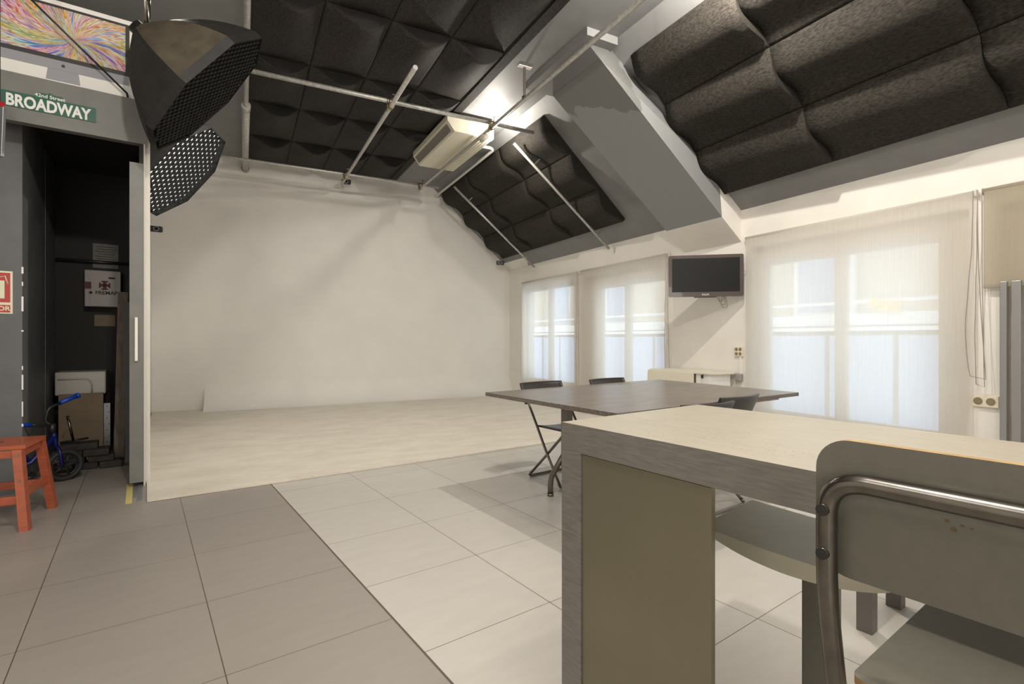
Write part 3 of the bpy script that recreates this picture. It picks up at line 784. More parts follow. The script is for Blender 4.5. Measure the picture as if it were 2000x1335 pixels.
o = q.build('seat', SEATC, sb_)
for f in o.data.polygons: f.use_smooth = False
q = MB(); q.bar((-.12, -.065, .03), (-.12, -.065, .600), .07, .04, up=(1, 0, 0), bev=.004); q.build('pedestal', SEATG, sb_)
q = MB(); q.box((-.06, -.045, .015), (.34, .30, .03), None, .008); q.build('base_plate', SEATG, sb_)

# low square-legged stool beyond the bar
def onfl(x, y): Z = F*CH/(y-662); return (x-1000)/F*Z, Z
X1, Z1 = onfl(1693, 1230); X2, Z2 = onfl(1770, 1190)
a1_, b1_ = X1*.807+Z1*.5906, -X1*.5906+Z1*.807
lo = thing('low_stool', 'low grey square-legged stool standing beyond the bar, mostly behind the chair back', 'stool', AB(a1_, b1_, 0), TROT)
for x_, y_, nm in ((0, 0, 0), (.31, .0, 0), (0, -.30, 0), (.31, -.30, 0)):
    q = MB(); q.box((x_, y_, .215), (.055, .055, .43), None, .002); q.build('leg', DGREYM, lo)
q = MB(); q.box((.155, -.15, .445), (.38, .37, .03), None, .004); q.build('seat', DGREYM, lo)

# bar chair in the foreground (laminated ply on bent steel tube)
bc = thing('bar_chair', 'grey laminate bar chair with bent steel tube frame in the right foreground', 'chair', AB(0, 0, 0), TROT)
# local coordinates are (a, b, z); back plane at a = .75
Bc = .122
q = MB()
w2, zt_, zb_ = .201, 1.005, .822
out = [Vector((.762, Bc+p.x, (zt_+zb_)/2+p.z)) for p in rrect(2*w2, zt_-zb_, .042, 8)]
q.prism(out, (.013, 0, 0), side_mi=1)
o = q.build('backrest', [SEATG, PLYE], bc)
q = MB(); tr_ = .0128; tb_ = .180; tz = .955
q.tube(fillet([(.80, Bc+tb_, 0.0), (.783, Bc+tb_, .62), (.757-tr_, Bc+tb_, .80), (.757-tr_, Bc+tb_, tz), (.757-tr_, Bc-tb_, tz), (.757-tr_, Bc-tb_, .80), (.783, Bc-tb_, .62), (.80, Bc-tb_, .0)], .05, 8), tr_, 18)
q.build('back_frame', CHROME, bc)
q = MB()
for y_, z_, r_ in ((.058, .928, .0022), (.052, .9195, .0026), (.044, .926, .0016), (.036, .925, .0013)):
    q.disc((.7615, Bc+y_, z_), (1, 0, 0), r_, .0006, 7)
q.build('worn_chip_marks', mat('exposed_brown_core', (.13, .085, .035), .8), bc, 'stuff')
for s_ in (-1, 1):
    for z_ in (.856, .914):
        q = MB(); q.tube([(.757-2*tr_-.003, Bc+s_*tb_, z_), (.757-2*tr_+.006, Bc+s_*tb_, z_)], .0078, 14)
        q.tube([(.757-2*tr_-.0035, Bc+s_*tb_, z_), (.757-2*tr_-.001, Bc+s_*tb_, z_)], .003, 6); q.build('screw', SCREWM, bc)
q = MB(); zs = .668
out = [Vector((.99+p.x, Bc-.012+p.y, zs-.013)) for p in rrect(.37, .375, .02, 6, 'xy')]
q.prism(out, (0, 0, .013), side_mi=1); q.build('seat', [SEATG, PLYE], bc)
q = MB()
for s_ in (-1, 1):
    q.tube(fillet([(.785, Bc+s_*.165, zs-.03), (1.12, Bc+s_*.165, zs-.028), (1.16, Bc+s_*.165, zs-.1), (1.20, Bc+s_*.165, 0)], .05), .012, 12)
q.tube([(1.175, Bc-.165, .25), (1.175, Bc+.165, .25)], .012, 12); q.tube([(.795, Bc-.18, .25), (.795, Bc+.18, .25)], .012, 12)
q.build('seat_frame', CHROME, bc)

# ------------------------------------------------------------------ storage closet at the left
HB = 4.89
def abz(a, b, z): return AB(a, b, z)
def abbox(q, a0_, a1_, b0_, b1_, z0, z1, bev=0):
    q.box(AB((a0_+a1_)/2, (b0_+b1_)/2, (z0+z1)/2), (a1_-a0_, b1_-b0_, z1-z0), TM.to_3x3(), bev)
zt2, zb2 = CH+1.85, CH+1.515
q = MB(); abbox(q, -3.2, .045, HB, HB+.07, zb2, zt2); struct('trim_5', q, GREYP)
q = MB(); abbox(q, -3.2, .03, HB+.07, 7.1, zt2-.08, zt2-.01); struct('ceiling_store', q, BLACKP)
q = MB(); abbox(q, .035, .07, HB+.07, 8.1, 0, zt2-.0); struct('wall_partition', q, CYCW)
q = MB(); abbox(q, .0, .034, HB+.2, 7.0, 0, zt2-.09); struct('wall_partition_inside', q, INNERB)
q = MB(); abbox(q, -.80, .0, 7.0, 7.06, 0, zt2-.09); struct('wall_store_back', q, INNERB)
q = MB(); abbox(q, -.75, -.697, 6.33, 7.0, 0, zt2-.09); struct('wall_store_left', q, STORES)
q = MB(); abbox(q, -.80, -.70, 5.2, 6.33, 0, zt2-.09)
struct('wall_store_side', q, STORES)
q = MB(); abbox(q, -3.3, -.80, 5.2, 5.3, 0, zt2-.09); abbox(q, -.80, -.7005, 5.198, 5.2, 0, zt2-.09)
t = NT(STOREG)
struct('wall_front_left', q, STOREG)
# white chips along the wall corner
q = MB(); random.seed(3); z_ = .45
while z_ < 2.2:
    h_ = random.choice([.012, .03, .05, .11, .02]); 
    if random.random() < .55: q.box(AB(-.699, 5.198, z_+h_/2), (.006+.006*random.random(), .006, h_), TM.to_3x3())
    z_ += h_+random.random()*.09
q.build('trim_6', SIGNW, kind='structure')
# door leaf of the closet
dr = MB(); abbox(dr, -.060, .026, HB-.01, HB+.04, .035, CH+1.36); d_ = struct('door_1', dr, GREYP)
q = MB(); c0 = AB(-.018, HB-.025, 0)
q.box(c0+Z3*(CH-.0), (.02, .028, .335), TM.to_3x3(), .004); q.build('door_handle', WHITEPL, d_)
q = MB(); abbox(q, .0, .028, HB, HB+.045, CH+1.36, zb2); q.build('hanging_rail', BLACKM, d_)
q = MB(); abbox(q, .028, .038, HB-.003, HB+.07, 0.0, zb2); struct('trim_7', q, WOODL)
q = MB(); abbox(q, -.078, -.040, 4.42, HB+.1, .0005, .003); tag(q.build('yellow_tape', YTAPE), 'strip of yellow tape on the floor at the foot of the grey door', 'tape')
q = MB(); abbox(q, -.032, -.018, 4.55, HB+.1, .0005, .006); abbox(q, -.008, .018, 4.45, HB+.1, .0005, .010); tag(q.build('floor_track', ALUP), 'metal floor track beside the yellow tape under the grey door', 'track')

# street sign on the lintel
def on_b(x, y, b):                           # point seen at pixel on plane b = const
    t_ = (x-1000)/F; Z = b/(-.5906*t_+.807); X = t_*Z; return X*.807+Z*.5906, CH+(662-y)/F*Z
aL, zL = on_b(2, 193, HB); aR, zR = on_b(187, 222, HB)
W_ = aR-aL; zc = (zL+zR)/2
sg = thing('street_sign', 'green street sign reading BROADWAY with white letters on the grey lintel', 'sign', AB((aL+aR)/2, HB-.006, zc), TROT)
q = MB(); hh = .053
q.prism([Vector(p) for p in ((-W_/2, 0, -hh), (W_/2, 0, -hh), (W_/2, 0, hh), (W_*.16, 0, hh), (W_*.13, 0, hh+.028), (W_*.03, 0, hh+.03), (0, 0, hh+.04), (-W_*.03, 0, hh+.03), (-W_*.13, 0, hh+.028), (-W_*.16, 0, hh), (-W_/2, 0, hh))], (0, .005, 0))
q.build('sign_plate', GREENS, sg)
tt = text('BROADWAY', .112, SIGNW, sg, (0, -.001, -.010), (PI/2, 0, 0), 'street_name', .004, 1)
xs_ = [v.co.x for v in tt.data.vertices]; kx = W_*.90/(max(xs_)-min(xs_)); xm = (max(xs_)+min(xs_))/2
for v in tt.data.vertices: v.co.x = (v.co.x-xm)*kx
text('42nd Street', .034, SIGNW, sg, (0, -.001, hh+.009), (PI/2, 0, 0), 'cross_street_name', .0006, 1)
bb = None
# boxed computer on top
bx = thing('computer_box', 'white cardboard computer box with colourful screen picture above the lintel', 'box', AB(0, 0, 0)*0 + AB(-.445, HB+.03, zt2), TROT-.02)
bw_, bh_, bd_ = .86, .60, .22
q = MB(); q.box((0, bd_/2, bh_/2+.001), (bw_, bd_, bh_), None, .003); q.build('carton', WHITEPL, bx)
SILV = mat('printed_silver', (.30, .30, .33), .5); PBLK = mat('printed_black', (.03, .03, .028), .5)
q = MB(); q.box((-.0, -.001, .3665), (.77, .003, .397)); q.build('printed_monitor_frame', PBLK, bx)
q = MB(); q.box((-.0, -.001, .134), (.77, .0034, .068)); q.build('printed_monitor_chin', SILV, bx)
q = MB(); q.prism([(-.095, -.003, .020), (.095, -.003, .020), (.085, -.003, .099), (-.085, -.003, .099)], (0, .003, 0)); q.build('printed_monitor_stand', SILV, bx)
def artmat():
    m = mat('colour_burst_print', (.5, .5, .5), .5); t = NT(m)
    tc = t.add('ShaderNodeTexCoord'); sp = t.add('ShaderNodeSeparateXYZ'); t.ln(tc.outputs['Object'], sp.inputs[0])
    x, z = t.math('SUBTRACT', sp.outputs[0], .06), t.math('SUBTRACT', sp.outputs[2], .34)
    ang = t.math('ARCTAN2', z, x); rad = t.math('SQRT', t.math('ADD', t.math('MULTIPLY', x, x), t.math('MULTIPLY', z, z)))
    tw_ = t.math('ADD', ang, t.math('MULTIPLY', rad, 1.1))
    cb = t.add('ShaderNodeCombineXYZ'); t.ln(t.math('MULTIPLY', t.math('COSINE', tw_), 3.4), cb.inputs[0]); t.ln(t.math('MULTIPLY', t.math('SINE', tw_), 3.4), cb.inputs[1]); t.ln(t.math('MULTIPLY', rad, 1.6), cb.inputs[2])
    n1 = t.add('ShaderNodeTexNoise'); n1.inputs['Scale'].default_value = 1.5; n1.inputs['Detail'].default_value = 3; n1.inputs['Roughness'].default_value = .8; t.ln(cb.outputs[0], n1.inputs[0])
    r = t.add('ShaderNodeValToRGB'); r.color_ramp.interpolation = 'LINEAR'
    cols = [(.04, .08, .4), (.1, .3, .75), (.75, .7, .65), (.7, .45, .01), (.45, .03, .02), (.75, .72, .65), (.55, .3, .02), (.2, .03, .35), (.75, .7, .6)]
    els = r.color_ramp.elements
    while len(els) < len(cols): els.new(.5)
    for i, c in enumerate(cols): els[i].position = .36+.28*i/(len(cols)-1); els[i].color = (*c, 1)
    n2 = t.add('ShaderNodeTexNoise'); n2.inputs['Scale'].default_value = 1.1; n2.inputs['Detail'].default_value = 2; n2.inputs['Roughness'].default_value = .9; t.ln(cb.outputs[0], n2.inputs[0])
    hs = t.add('ShaderNodeHueSaturation'); hs.inputs['Saturation'].default_value = 3.6; hs.inputs['Value'].default_value = .9; t.ln(n2.outputs[1], hs.inputs['Color'])
    t.ln(n1.outputs[0], r.inputs[0]); t.ln(t.mix(.3, r.outputs[0], hs.outputs[0]), t.b.inputs['Base Color']); return m
q = MB(); q.box((-.0, -.002, .373), (.72, .003, .346)); q.build('printed_screen_picture', artmat(), bx)
q = MB()                                      # small fruit mark with a bite and a leaf
pts = []
for k in range(40):
    a = 2*PI*k/40; rr = .0115*(1-.12*abs(math.cos(a))**8*(1 if math.sin(a) > 0 else .3)); X_, Y_ = rr*math.cos(a)*1.0, rr*math.sin(a)
    if abs(math.cos(a)) < .35: Y_ *= .86
    d = math.hypot(X_-.0135, Y_-.002)
    if d < .0058: X_ = .0135-.0058*(1-abs(Y_-.002)/.012); 
    pts.append(Vector((X_, -.004, .133+Y_)))
q.prism(pts, (0, .0005, 0)); q.prism([Vector((.0, -.004, .1455)), Vector((.004, -.004, .148)), Vector((.0045, -.004, .153)), Vector((.001, -.004, .151))], (0, .0005, 0)); q.build('printed_fruit_logo', PBLK, bx)
# thin pole leaning over the box
q = MB(); q.tube([AB(-.90, HB-.10, CH+2.62), AB(-.075, HB-.03, zt2+.02)], .007, 8); q.tube([AB(-.075, HB-.03, zt2+.02), AB(-.07, HB+.03, zt2+.005)], .007, 8)
tag(q.build('boom_pole', BLACKM), 'thin dark pole slanting across the colourful computer box', 'pole')
# fire extinguisher sign
aL, zb3 = on_b(0, 612, 5.2); aR, zt3 = on_b(25, 530, 5.2)
sw = .25; 
fs = thing('fire_extinguisher_sign', 'red fire extinguisher sign with cream border on grey wall at the left edge', 'sign', AB(aR-sw/2, 5.198, (zb3+zt3)/2), TROT)
hh = zt3-zb3
q = MB(); q.box((0, -.002, 0), (sw, .004, hh)); q.build('sign_plate', REDW, fs)
q = MB(); q.box((0, -.0045, .035), (sw-.025, .002, hh-.095)); q.build('pictogram_field', RED, fs)
q = MB(); q.box((0, -.0045, -hh/2+.036), (sw-.025, .002, .055)); q.build('text_field', RED, fs)
text('EXTINTOR', .046, REDW, fs, (0, -.006, -hh/2+.036), (PI/2, 0, 0), 'lettering', .001, 1)
q = MB(); q.box((.06, -.006, .02), (.045, .001, .13), None); q.tube([(.06, -.0065, .11), (.085, -.0065, .12), (.1, -.0065, .06)], .004, 6); q.build('extinguisher_pictogram', REDW, fs)
# panel hanging at the left edge
q = MB(); q.box((0, 0, 0), (.02, .08, .33), Matrix.Rotation(.06, 3, 'X'), .003); o = q.build('hanging_reflector', ALUP, loc=Px(0, 258, 3.4), rot=(0, 0, TROT+.62)); tag(o, 'narrow silver edged panel hanging at the upper left edge below the street sign', 'reflector')
q = MB(); q.box((0, 0, .18), (.024, .05, .04)); q.build('red_corner_cap', RED, o); 
q = MB(); q.tube([(0, 0, .16), (0, 0, CH+H-Px(0, 258, 3.4).z)], .003, 6); q.build('hanging_wire', BLACKM, o)

# things inside the closet
BKB = 7.0
def on_back(x, y, b=BKB): a, z = on_b(x, y, b); return a, z
a_, z1_ = on_back(107, 727, 6.62); a2_, z2_ = on_back(207, 768, 6.62)
sk = thing('wall_sink', 'white ceramic trough sink on the dark back wall of the storeroom', 'sink', AB(0, 0, 0), TROT)
q = MB(); q.box(((a_+a2_)/2, 6.80, (z1_+z2_)/2), (a2_-a_, .38, z1_-z2_), None, .012); q.build('basin', SINKW, sk)
q = MB(); q.tube(fillet([(a_+.02, 6.605, z1_-.07), (a2_-.14, 6.605, z1_-.07), (a2_-.11, 6.605, z1_-.12), (a2_-.11, 6.605, z2_+.02)], .05), .008, 8); q.build('front_relief', SINKW, sk)
del q
a_, z1_ = on_back(118, 768, 6.66); a2_, z2_ = on_back(203, 905, 6.60)
q = MB(); q.box((0, 0, (z1_+.0)/2), (a2_-a_, .05, z1_), Matrix.Rotation(.0, 3, 'X'), .003); q.box((0, -.027, z1_*.56), (a2_-a_, .002, .006)); tag(q.build('cardboard_sheet', CARD, loc=AB((a_+a2_)/2, 6.52, 0), rot=(0, 0, TROT)), 'brown cardboard panel standing under the white sink', 'cardboard')
a_, z1_ = on_back(165, 526, 6.85); a2_, z2_ = on_back(236, 600, 6.85)
fa = thing('first_aid_cabinet', 'white first aid cabinet with red cross mark on the storeroom back wall', 'cabinet', AB((a_+a2_)/2, 6.92, (z1_+z2_)/2), TROT)
cw, chh = a2_-a_, z1_-z2_
q = MB(); q.box((0, 0, 0), (cw, .15, chh), None, .006); q.build('cabinet_body', CABW, fa)
q = MB(); q.box((cw*.07, -.078, 0), (cw*.84, .006, chh*.97), None, .002); q.build('cabinet_door', CABW, fa)
q = MB(); q.box((cw*.05, -.083, .035), (.03, .003, .085)); q.box((cw*.05, -.083, .035), (.085, .003, .03))
for s1, s2 in ((1, 0), (-1, 0), (0, 1), (0, -1)): q.box((cw*.05+s1*.04, -.083, .035+s2*.04), (.014+abs(s2)*.04, .003, .014+abs(s1)*.04))
q.build('red_cross', mat('dark_red_print', (.10, .015, .015), .6), fa)
text('FREMAP', .052, INK, fa, (cw*.1, -.082, -.045), (PI/2, 0, 0), 'lettering', .001)
q = MB(); q.box((-cw*.33, -.083, -.045), (.025, .003, .025), Matrix.Rotation(PI/4, 3, 'Y')); q.build('diamond_logo', INK, fa)
q = MB(); q.box((-cw*.40, -.083, .03), (.05, .004, .07)); q.build('lock_label', MATS['dark_red_print'], fa)
q = MB(); q.box((cw*.25, -.083, chh*.3), (.055, .003, .018)); q.build('small_label', INK, fa)
a_, z1_ = on_back(181, 474, 6.97); a2_, z2_ = on_back(231, 525, 6.97)
pa = thing('notice_sheet', 'printed notice sheet above the first aid cabinet', 'notice', AB((a_+a2_)/2, 6.995, (z1_+z2_)/2), TROT)
q = MB(); q.box((0, -.002, 0), (a2_-a_, .003, z1_-z2_)); q.build('paper', PAPER, pa)
q = MB()
for k in range(7): q.box((.015*(k % 2)-.005, -.0042, (z1_-z2_)*(.38-.1*k)), ((a2_-a_)*(.8 if k % 3 else .66), .001, .006))
q.build('printed_lines', INK, pa)
a_, z1_ = on_back(184, 614, 6.98); a2_, z2_ = on_back(225, 637, 6.98)
q = MB(); q.box((0, -.005, 0), (a2_-a_, .01, z1_-z2_), None, .002); tag(q.build('wall_label', CARD, loc=AB((a_+a2_)/2, 6.998, (z1_+z2_)/2), rot=(0, 0, TROT)), 'small blank beige plate on the wall below the first aid cabinet', 'plate')
a_, z1_ = on_back(107, 504, 6.9); a2_, z2_ = on_back(233, 512, 6.9)
q = MB(); q.tube([AB(a_, 6.97, z1_), AB(-.01, 6.97, z1_)], .018, 10); tag(q.build('wall_tube', BLACKM), 'dark horizontal tube running along the storeroom back wall', 'pipe')
a_, z1_ = on_back(107, 648, 6.98); a2_, z2_ = on_back(209, 727, 6.98)
q = MB(); q.box((0, -.004, 0), (a2_-a_, .008, z1_-z2_)); tag(q.build('splash_board', INNERB, loc=AB((a_+a2_)/2, 6.999, (z1_+z2_)/2), rot=(0, 0, TROT)), 'dark board fixed to the wall above the white sink', 'board')
# aluminium profile and leaning planks
a_, z1_ = on_back(209, 787, 6.45)
r = MB(); r.box((0, 0, z1_/2), (.052, .02, z1_), None, .002); o = r.build('aluminium_profile', ALUP, loc=AB(a_, 6.47, 0), rot=(0, 0, TROT)); tag(o, 'perforated light metal profile standing beside the cardboard', 'profile')
r = MB()
for k in range(8): r.tube([(.0 if k % 2 else .014, -.0105, .06+k*z1_/8.5), (.0 if k % 2 else .014, -.0125, .06+k*z1_/8.5)], .005, 8)
r.build('punched_holes', INK, o)
for x0_, x1_, y1_, b_, wd_, lab, m_, yf in ((232, 240, 570, 6.0, .075, 'weathered plank leaning in the storeroom beside the first aid cabinet', OLDWOOD, 868), (252, 250, 590, 5.75, .06, 'dark plank leaning next to the grey door', BLACKP, 900), (223, 236, 580, 6.25, .02, 'thin stick leaning left of the weathered plank', OLDWOOD, 850)):
    a_, zz_ = on_b(x0_, 0, b_); a2_, z2_ = on_b(x1_, y1_, b_+.12)
    a_ = min(a_, -.06); a2_ = min(a2_, -.04)
    q = MB(); q.bar(AB(a_, b_, .03), AB(a2_, b_+.14, z2_), wd_, .022, up=AB(0, -1, 0)); tag(q.build('leaning_plank', m_), lab, 'plank', 'planks leaning in the storeroom')
# pile of dark bricks
random.seed(11)
def onb_floor(x, y): X, Z = onfl(x, y); return X*.807+Z*.5906, -X*.5906+Z*.807
ac, bc_ = onb_floor(172, 915)
bxs = [(-.18, .0, 0, 'bottom layer, left end'), (-.01, .02, 0, 'bottom layer, middle'), (.16, -.01, 0, 'bottom layer, right end'), (-.11, .0, 1, 'second layer, left'), (.09, .01, 1, 'second layer, right'), (-.13, .01, 2, 'third layer, left'), (.06, -.01, 2, 'third layer, right'), (-.06, .0, 3, 'alone on top')]
for k, (x_, y_, lv, wh_) in enumerate(bxs):
    ln_ = .16 if lv == 0 else (.18 if lv < 3 else .26)
    q = MB(); q.box((0, 0, .029), (ln_, .17, .058), None, .008)
    o = q.build('dark_brick', WEIGHT, loc=AB(ac+x_-.0, bc_+y_+.03, lv*.0585), rot=(0, 0, TROT+.03*((k*7) % 3-1)))
    tag(o, 'dark flat brick in the pile behind the small bike, %s' % wh_, 'brick', 'pile of dark bricks in the storeroom')
# small hand pump standing on the pile
a_, z1_ = on_b(128, 822, 6.1); a2_, z2_ = on_b(141, 864, 6.1)
hp = thing('hand_pump', 'small metal pump with crossbar resting on the brick pile', 'pump', AB(0, 0, 0), TROT)
pz = 4*.0585
pa_, pb_ = ac-.10, bc_+.03
q = MB(); q.tube([(pa_, pb_, pz+.02), (pa_-.04, pb_, pz+.24)], .010, 12); q.build('pump_barrel', CHROME, hp)
q = MB(); q.tube([(pa_-.09, pb_-.0, pz+.012), (pa_+.10, pb_+.02, pz+.03)], .010, 10); q.build('crossbar', BLACKM, hp)
q = MB(); q.tube([(pa_-.04+.03*math.sin(t_/3), pb_-.01, pz+.235-.012*t_) for t_ in range(16)], .003, 6); q.build('chain', BRASS, hp)

# child's bicycle
wa, wb = onb_floor(127, 938)
bk_ = thing('kids_bicycle', 'small blue kids bicycle with black tyres leaning behind the orange step stool', 'bicycle', AB(wa, wb, 0), TROT+.12)
WR = .125
def wheel(x_, y_, rz):
    M = Matrix.Rotation(rz, 3, 'Z')
    q = MB(); q.tube([Vector((x_, y_, WR)) + M @ Vector(((WR-.018)*math.cos(2*PI*k/32), 0, (WR-.018)*math.sin(2*PI*k/32))) for k in range(32)], .018, 10, closed=True); t = q.build('tyre', RUBBER, bk_)
    q = MB(); q.tube([Vector((x_, y_, WR)) + M @ Vector(((WR-.042)*math.cos(2*PI*k/32), 0, (WR-.042)*math.sin(2*PI*k/32))) for k in range(32)], .007, 6, closed=True)
    for k in range(5):
        a = 2*PI*k/5; q.tube([Vector((x_, y_, WR)), Vector((x_, y_, WR)) + M @ Vector(((WR-.042)*math.cos(a), 0, (WR-.042)*math.sin(a)))], .008, 6)
    q.tube([Vector((x_, y_, WR)) + M @ Vector((0, -.04, 0)), Vector((x_, y_, WR)) + M @ Vector((0, .04, 0))], .012, 10); q.build('rim', BLACKPL, t)
wheel(0, 0, .35); wheel(-.42, -.1, .1)
q = MB(); q.tube(fillet([(-.02, -.045, WR), (-.03, -.04, WR+.12), (-.05, 0, WR+.16), (-.03, .04, WR+.12), (-.01, .045, WR)], .03), .01, 8); q.build('fork', DBLUE, bk_)
q = MB(); q.tube([(-.05, 0, WR+.14), (-.07, 0, WR+.28)], .016, 10); q.tube([(-.06, 0, WR+.24), (-.2, -.05, WR+.06), (-.42, -.1, WR)], .018, 10); q.tube([(-.2, -.05, WR+.06), (-.27, -.065, WR+.18)], .013, 10); q.build('frame', DBLUE, bk_)
q = MB(); q.tube([(-.075, 0, WR+.27), (-.075, 0, WR+.34)], .022, 12); q.tube(fillet([(-.075, 0, WR+.33), (-.12, .0, WR+.36), (-.10, .0, WR+.47), (-.02, .05, WR+.50)], .04), .011, 10); q.tube(fillet([(-.075, 0, WR+.33), (-.14, -.05, WR+.34), (-.2, -.12, WR+.36)], .03), .011, 10); q.build('handlebar', BLACKM, bk_)
q = MB(); q.tube([(-.03, .045, WR+.50), (.08, .10, WR+.545)], .017, 12); q.tube([(.075, .0975, WR+.543), (.09, .105, WR+.548)], .022, 12); q.build('handle_grip', BLUE, bk_)
q = MB(); q.tube([(-.2, -.12, WR+.36), (-.29, -.18, WR+.38)], .017, 12); q.build('handle_grip', BLUE, bk_)
q = MB(); q.box((-.30, -.07, WR+.19), (.16, .09, .03), Matrix.Rotation(.15, 3, 'Z'), .012); q.build('seat', BLUE, bk_)
q = MB(); q.tube([(-.23, -.12, .09), (-.2, .02, .09)], .012, 8); q.box((-.235, -.14, .09), (.07, .04, .018), None, .004); q.build('pedal', BLACKPL, bk_)

# orange step stool
P1 = Wc(-2.99, 3.12, 0); P2 = Wc(-3.14, 3.46, 0)
fx, fy = onfl(50, 1035); f1 = Wc(fx, fy, 0); gx, gy = onfl(103, 990); f2 = Wc(gx, gy, 0)
dy = (f2-f1).normalized(); rz = math.atan2(dy.y, dy.x)-PI/2
os_ = thing('step_stool', 'orange stained wooden step stool with splayed legs at the left edge', 'stool', f1, rz)
# local: y from front right foot to rear right foot, x to the right; stool extends to -x
D = (f2-f1).length; WS = .42; HS = .50
tx0, tx1, ty0, ty1 = -WS+.02, -.035, .06, D-.06
q = MB(); q.prism(rrect(.40, .36, .008, 3, 'xy'), (0, 0, .022)); o = q.build('step_top', ORANGE, os_); o.location = ((tx0+tx1)/2, D/2, HS-.022)
q = MB(); q.prism([Vector((.05*math.cos(a)*1.0, .018*math.sin(a), .0222)) for a in [2*PI*k/20 for k in range(20)]], (0, 0, .0006)); q.build('hand_slot', INK, o)
for sx, sy in ((0, 0), (0, 1), (-1, 0), (-1, 1)):
    bot = Vector((0 if sx == 0 else -WS-.02, 0 if sy == 0 else D, 0)); tp = Vector((tx1-.015 if sx == 0 else tx0+.015, ty0 if sy == 0 else ty1, HS-.023))
    q = MB(); d_ = (tp-bot); e = .021
    def quad(c, ex=.021, ey=.031): return [c+Vector((-ex, -ey, 0)), c+Vector((ex, -ey, 0)), c+Vector((ex, ey, 0)), c+Vector((-ex, ey, 0))]
    q.prism(quad(bot), d_); l_ = q.build('leg', ORANGE, os_)
    q = MB()
    for tt in (.62, .93):
        c_ = bot.lerp(tp, tt)+Vector((0, -.032 if sy == 0 else .032, 0)); q.tube([c_, c_+Vector((0, -.003 if sy == 0 else .003, 0))], .008, 12)
    q.build('bolt', BRASS, l_)
def lp(sx, sy, z):
    bot = Vector((0 if sx == 0 else -WS-.02, 0 if sy == 0 else D, 0)); tp = Vector((tx1-.015 if sx == 0 else tx0+.015, ty0 if sy == 0 else ty1, HS-.023)); return bot.lerp(tp, z/(HS-.023))
for z_ in (.21,):
    for (s1, s2) in (((0, 0), (0, 1)), ((0, 0), (-1, 0)), ((-1, 0), (-1, 1)), ((0, 1), (-1, 1))):
        q = MB(); q.bar(lp(*s1, z_ if s1[0] == s2[0] else z_-.03), lp(*s2, z_ if s1[0] == s2[0] else z_-.03), .02, .05, bev=.003); q.build('stretcher', ORANGE, os_)
for (s1, s2) in (((0, 0), (0, 1)), ((0, 0), (-1, 0)), ((-1, 0), (-1, 1)), ((0, 1), (-1, 1))):
    q = MB(); q.bar(lp(*s1, HS-.05), lp(*s2, HS-.05), .02, .045, bev=.002); q.build('apron', ORANGE, os_)

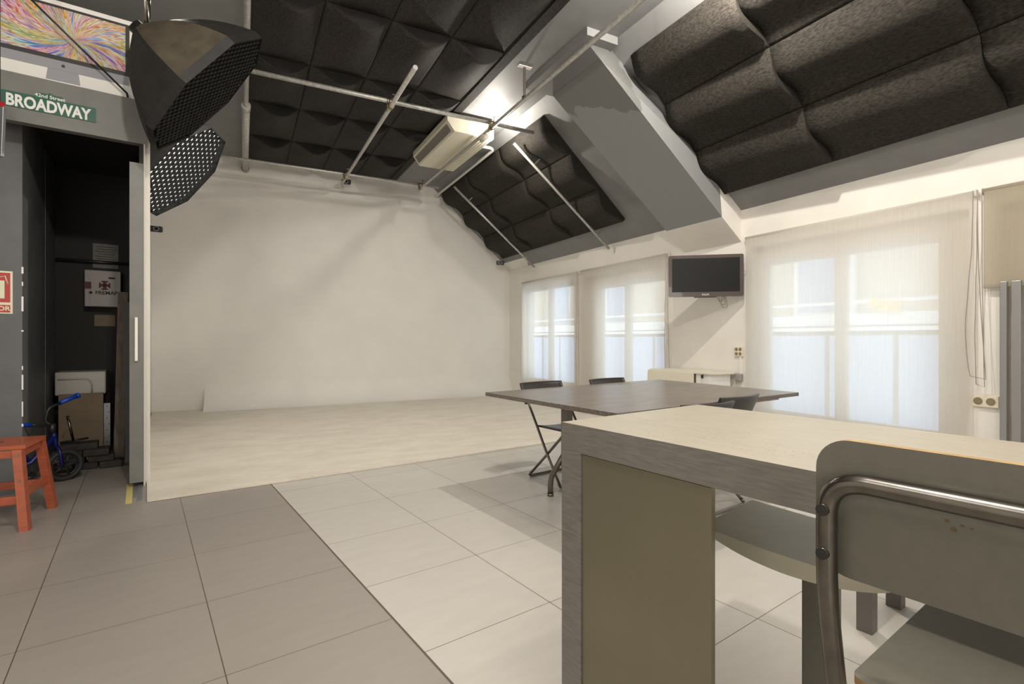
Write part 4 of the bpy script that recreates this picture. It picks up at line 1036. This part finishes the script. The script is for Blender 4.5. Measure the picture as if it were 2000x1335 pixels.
# ------------------------------------------------------------------ softboxes
def softbox(C, n, maj, R1, R2, depth, lab, grid_m, inner_m, body, twist, hang, st=.052, dp=.045):
    """octagonal softbox; n = facing direction, maj = long axis"""
    n = n.normalized(); maj = (maj-n*maj.dot(n)).normalized(); mn = n.cross(maj).normalized()
    M = Matrix((maj, mn, n)).transposed().to_4x4()
    r = thing('softbox', lab, 'softbox', C, 0, 'softboxes hanging at the left'); r.rotation_mode = 'QUATERNION'
    r.rotation_quaternion = M.to_quaternion()
    rim = [Vector((R1*math.cos(twist+2*PI*k/8), R2*math.sin(twist+2*PI*k/8), 0)) for k in range(8)]
    apex = Vector((0, 0, -depth)); 
    for part, ks in (('fabric_shell', range(8)),):
        q = MB()
        for k in ks:
            a, b = rim[k], rim[(k+1) % 8]; q.mi = body[k]
            def fn(i, j, a=a, b=b):
                e = a.lerp(b, i); p_ = apex.lerp(e, j)
                if j < .12: p_ = apex + (apex.lerp(e, .12)-apex).normalized()*.07 if j > 0 else apex+Vector((0, 0, 0))
                t_ = j; out_ = Vector((e.x, e.y, 0)).normalized()
                return apex.lerp(e, j) + out_*(.12*R1*math.sin(PI*t_)*(1-.22*math.sin(PI*i))) + Vector((0, 0, -.02*math.sin(PI*j)))
            q.grid(fn, 6, 10)
        bmesh.ops.remove_doubles(q.bm, verts=q.bm.verts, dist=.0005)
        q.build(part, [SOFTB, SOFTBR], r)
    q = MB()
    for k in range(8):                               # lip
        a, b = rim[k], rim[(k+1) % 8]; q.face([a, b, b+Z3*.06, a+Z3*.06])
    q.build('front_lip', SOFTB, r, recalc=False)
    q = MB(); q.face([p*.985+Z3*.004 for p in rim]); q.build('diffuser', inner_m, r)
    # honeycomb grid, one mesh
    q = MB()
    def inside(x, y):
        for k in range(8):
            a, b = rim[k], rim[(k+1) % 8]
            if (b.x-a.x)*(y-a.y)-(b.y-a.y)*(x-a.x) < 0: return False
        return True
    rows = int(2*max(R1, R2)/st)+2
    for iy in range(-rows, rows):
        for ix in range(-rows, rows):
            cx_, cy_ = ix*st+(iy % 2)*st/2, iy*st*.866
            if not inside(cx_, cy_): continue
            for e in range(3):
                a0_ = PI/6+e*PI/3+0; a1__ = a0_+PI/3; rr = st/math.sqrt(3)
                A_ = Vector((cx_+rr*math.cos(a0_), cy_+rr*math.sin(a0_), .012)); B_ = Vector((cx_+rr*math.cos(a1__), cy_+rr*math.sin(a1__), .012))
                if inside(A_.x, A_.y) and inside(B_.x, B_.y): q.face([A_, B_, B_+Z3*dp, A_+Z3*dp])
    q.build('honeycomb_grid', grid_m, r, recalc=False)
    q = MB(); q.tube([apex+Z3*.16, apex+Z3*.0], .05, 16); q.build('flash_head', BLACKPL, r)
    q = MB(); q.tube([Vector(apex+Z3*.1), M.to_3x3().inverted() @ (hang-C)], .014, 12); q.build('hanging_pole', CHROME, r)
    return r
def camdir(x, y, z): return Wc(x, y, z)
WHD = emit('softbox_white_lining', (.85, .85, .8), 1.2)
INNER = mat('softbox_white_diffuser_unlit', (.03, .03, .03), .6)
Cc = Px(396, 172, 3.85)
def grazing(C, ax, ay, phi):              # facing direction seen under a small angle phi from its edge
    l = (C-Vector((0, 0, CH))).normalized(); rt_ = l.cross(Z3).normalized(); up_ = rt_.cross(l)
    e = (rt_*ax-up_*ay).normalized(); return e*math.cos(phi)-l*math.sin(phi), rt_*ay+up_*ax
n1_, mj = grazing(Cc, .80, .60, .25)
HB2 = Wc(-2.86, 4.0, 0)
top1 = Cc-n1_*.5; top1.z = ZC
softbox(Cc, n1_, mj, .585, .55, .54, 'large black octagonal softbox hanging above the storeroom door', SOFTB, INNER, [0, 1, 0, 0, 0, 0, 0, 0], math.radians(5), top1)
C2 = Px(350, 330, 5.3)
n2_, mj2 = grazing(C2, .81, .58, .56)
top2 = C2-n2_*.35; top2.z = ZC
softbox(C2, n2_, mj2, .58, .42, .42, 'smaller softbox with lit white lining behind the large black softbox', SOFTB, WHD, [0]*8, PI/8, top2, .062, .034)
# vertical chrome pole above the box
q = MB(); pp = Px(288, 50, 3.95); q.tube([Vector((pp.x, pp.y, pp.z-.2)), Vector((pp.x, pp.y, ZC-.001))], .02, 14); tag(q.build('chrome_pole', CHROME), 'vertical chrome pole hanging from the ceiling behind the computer box', 'pole')
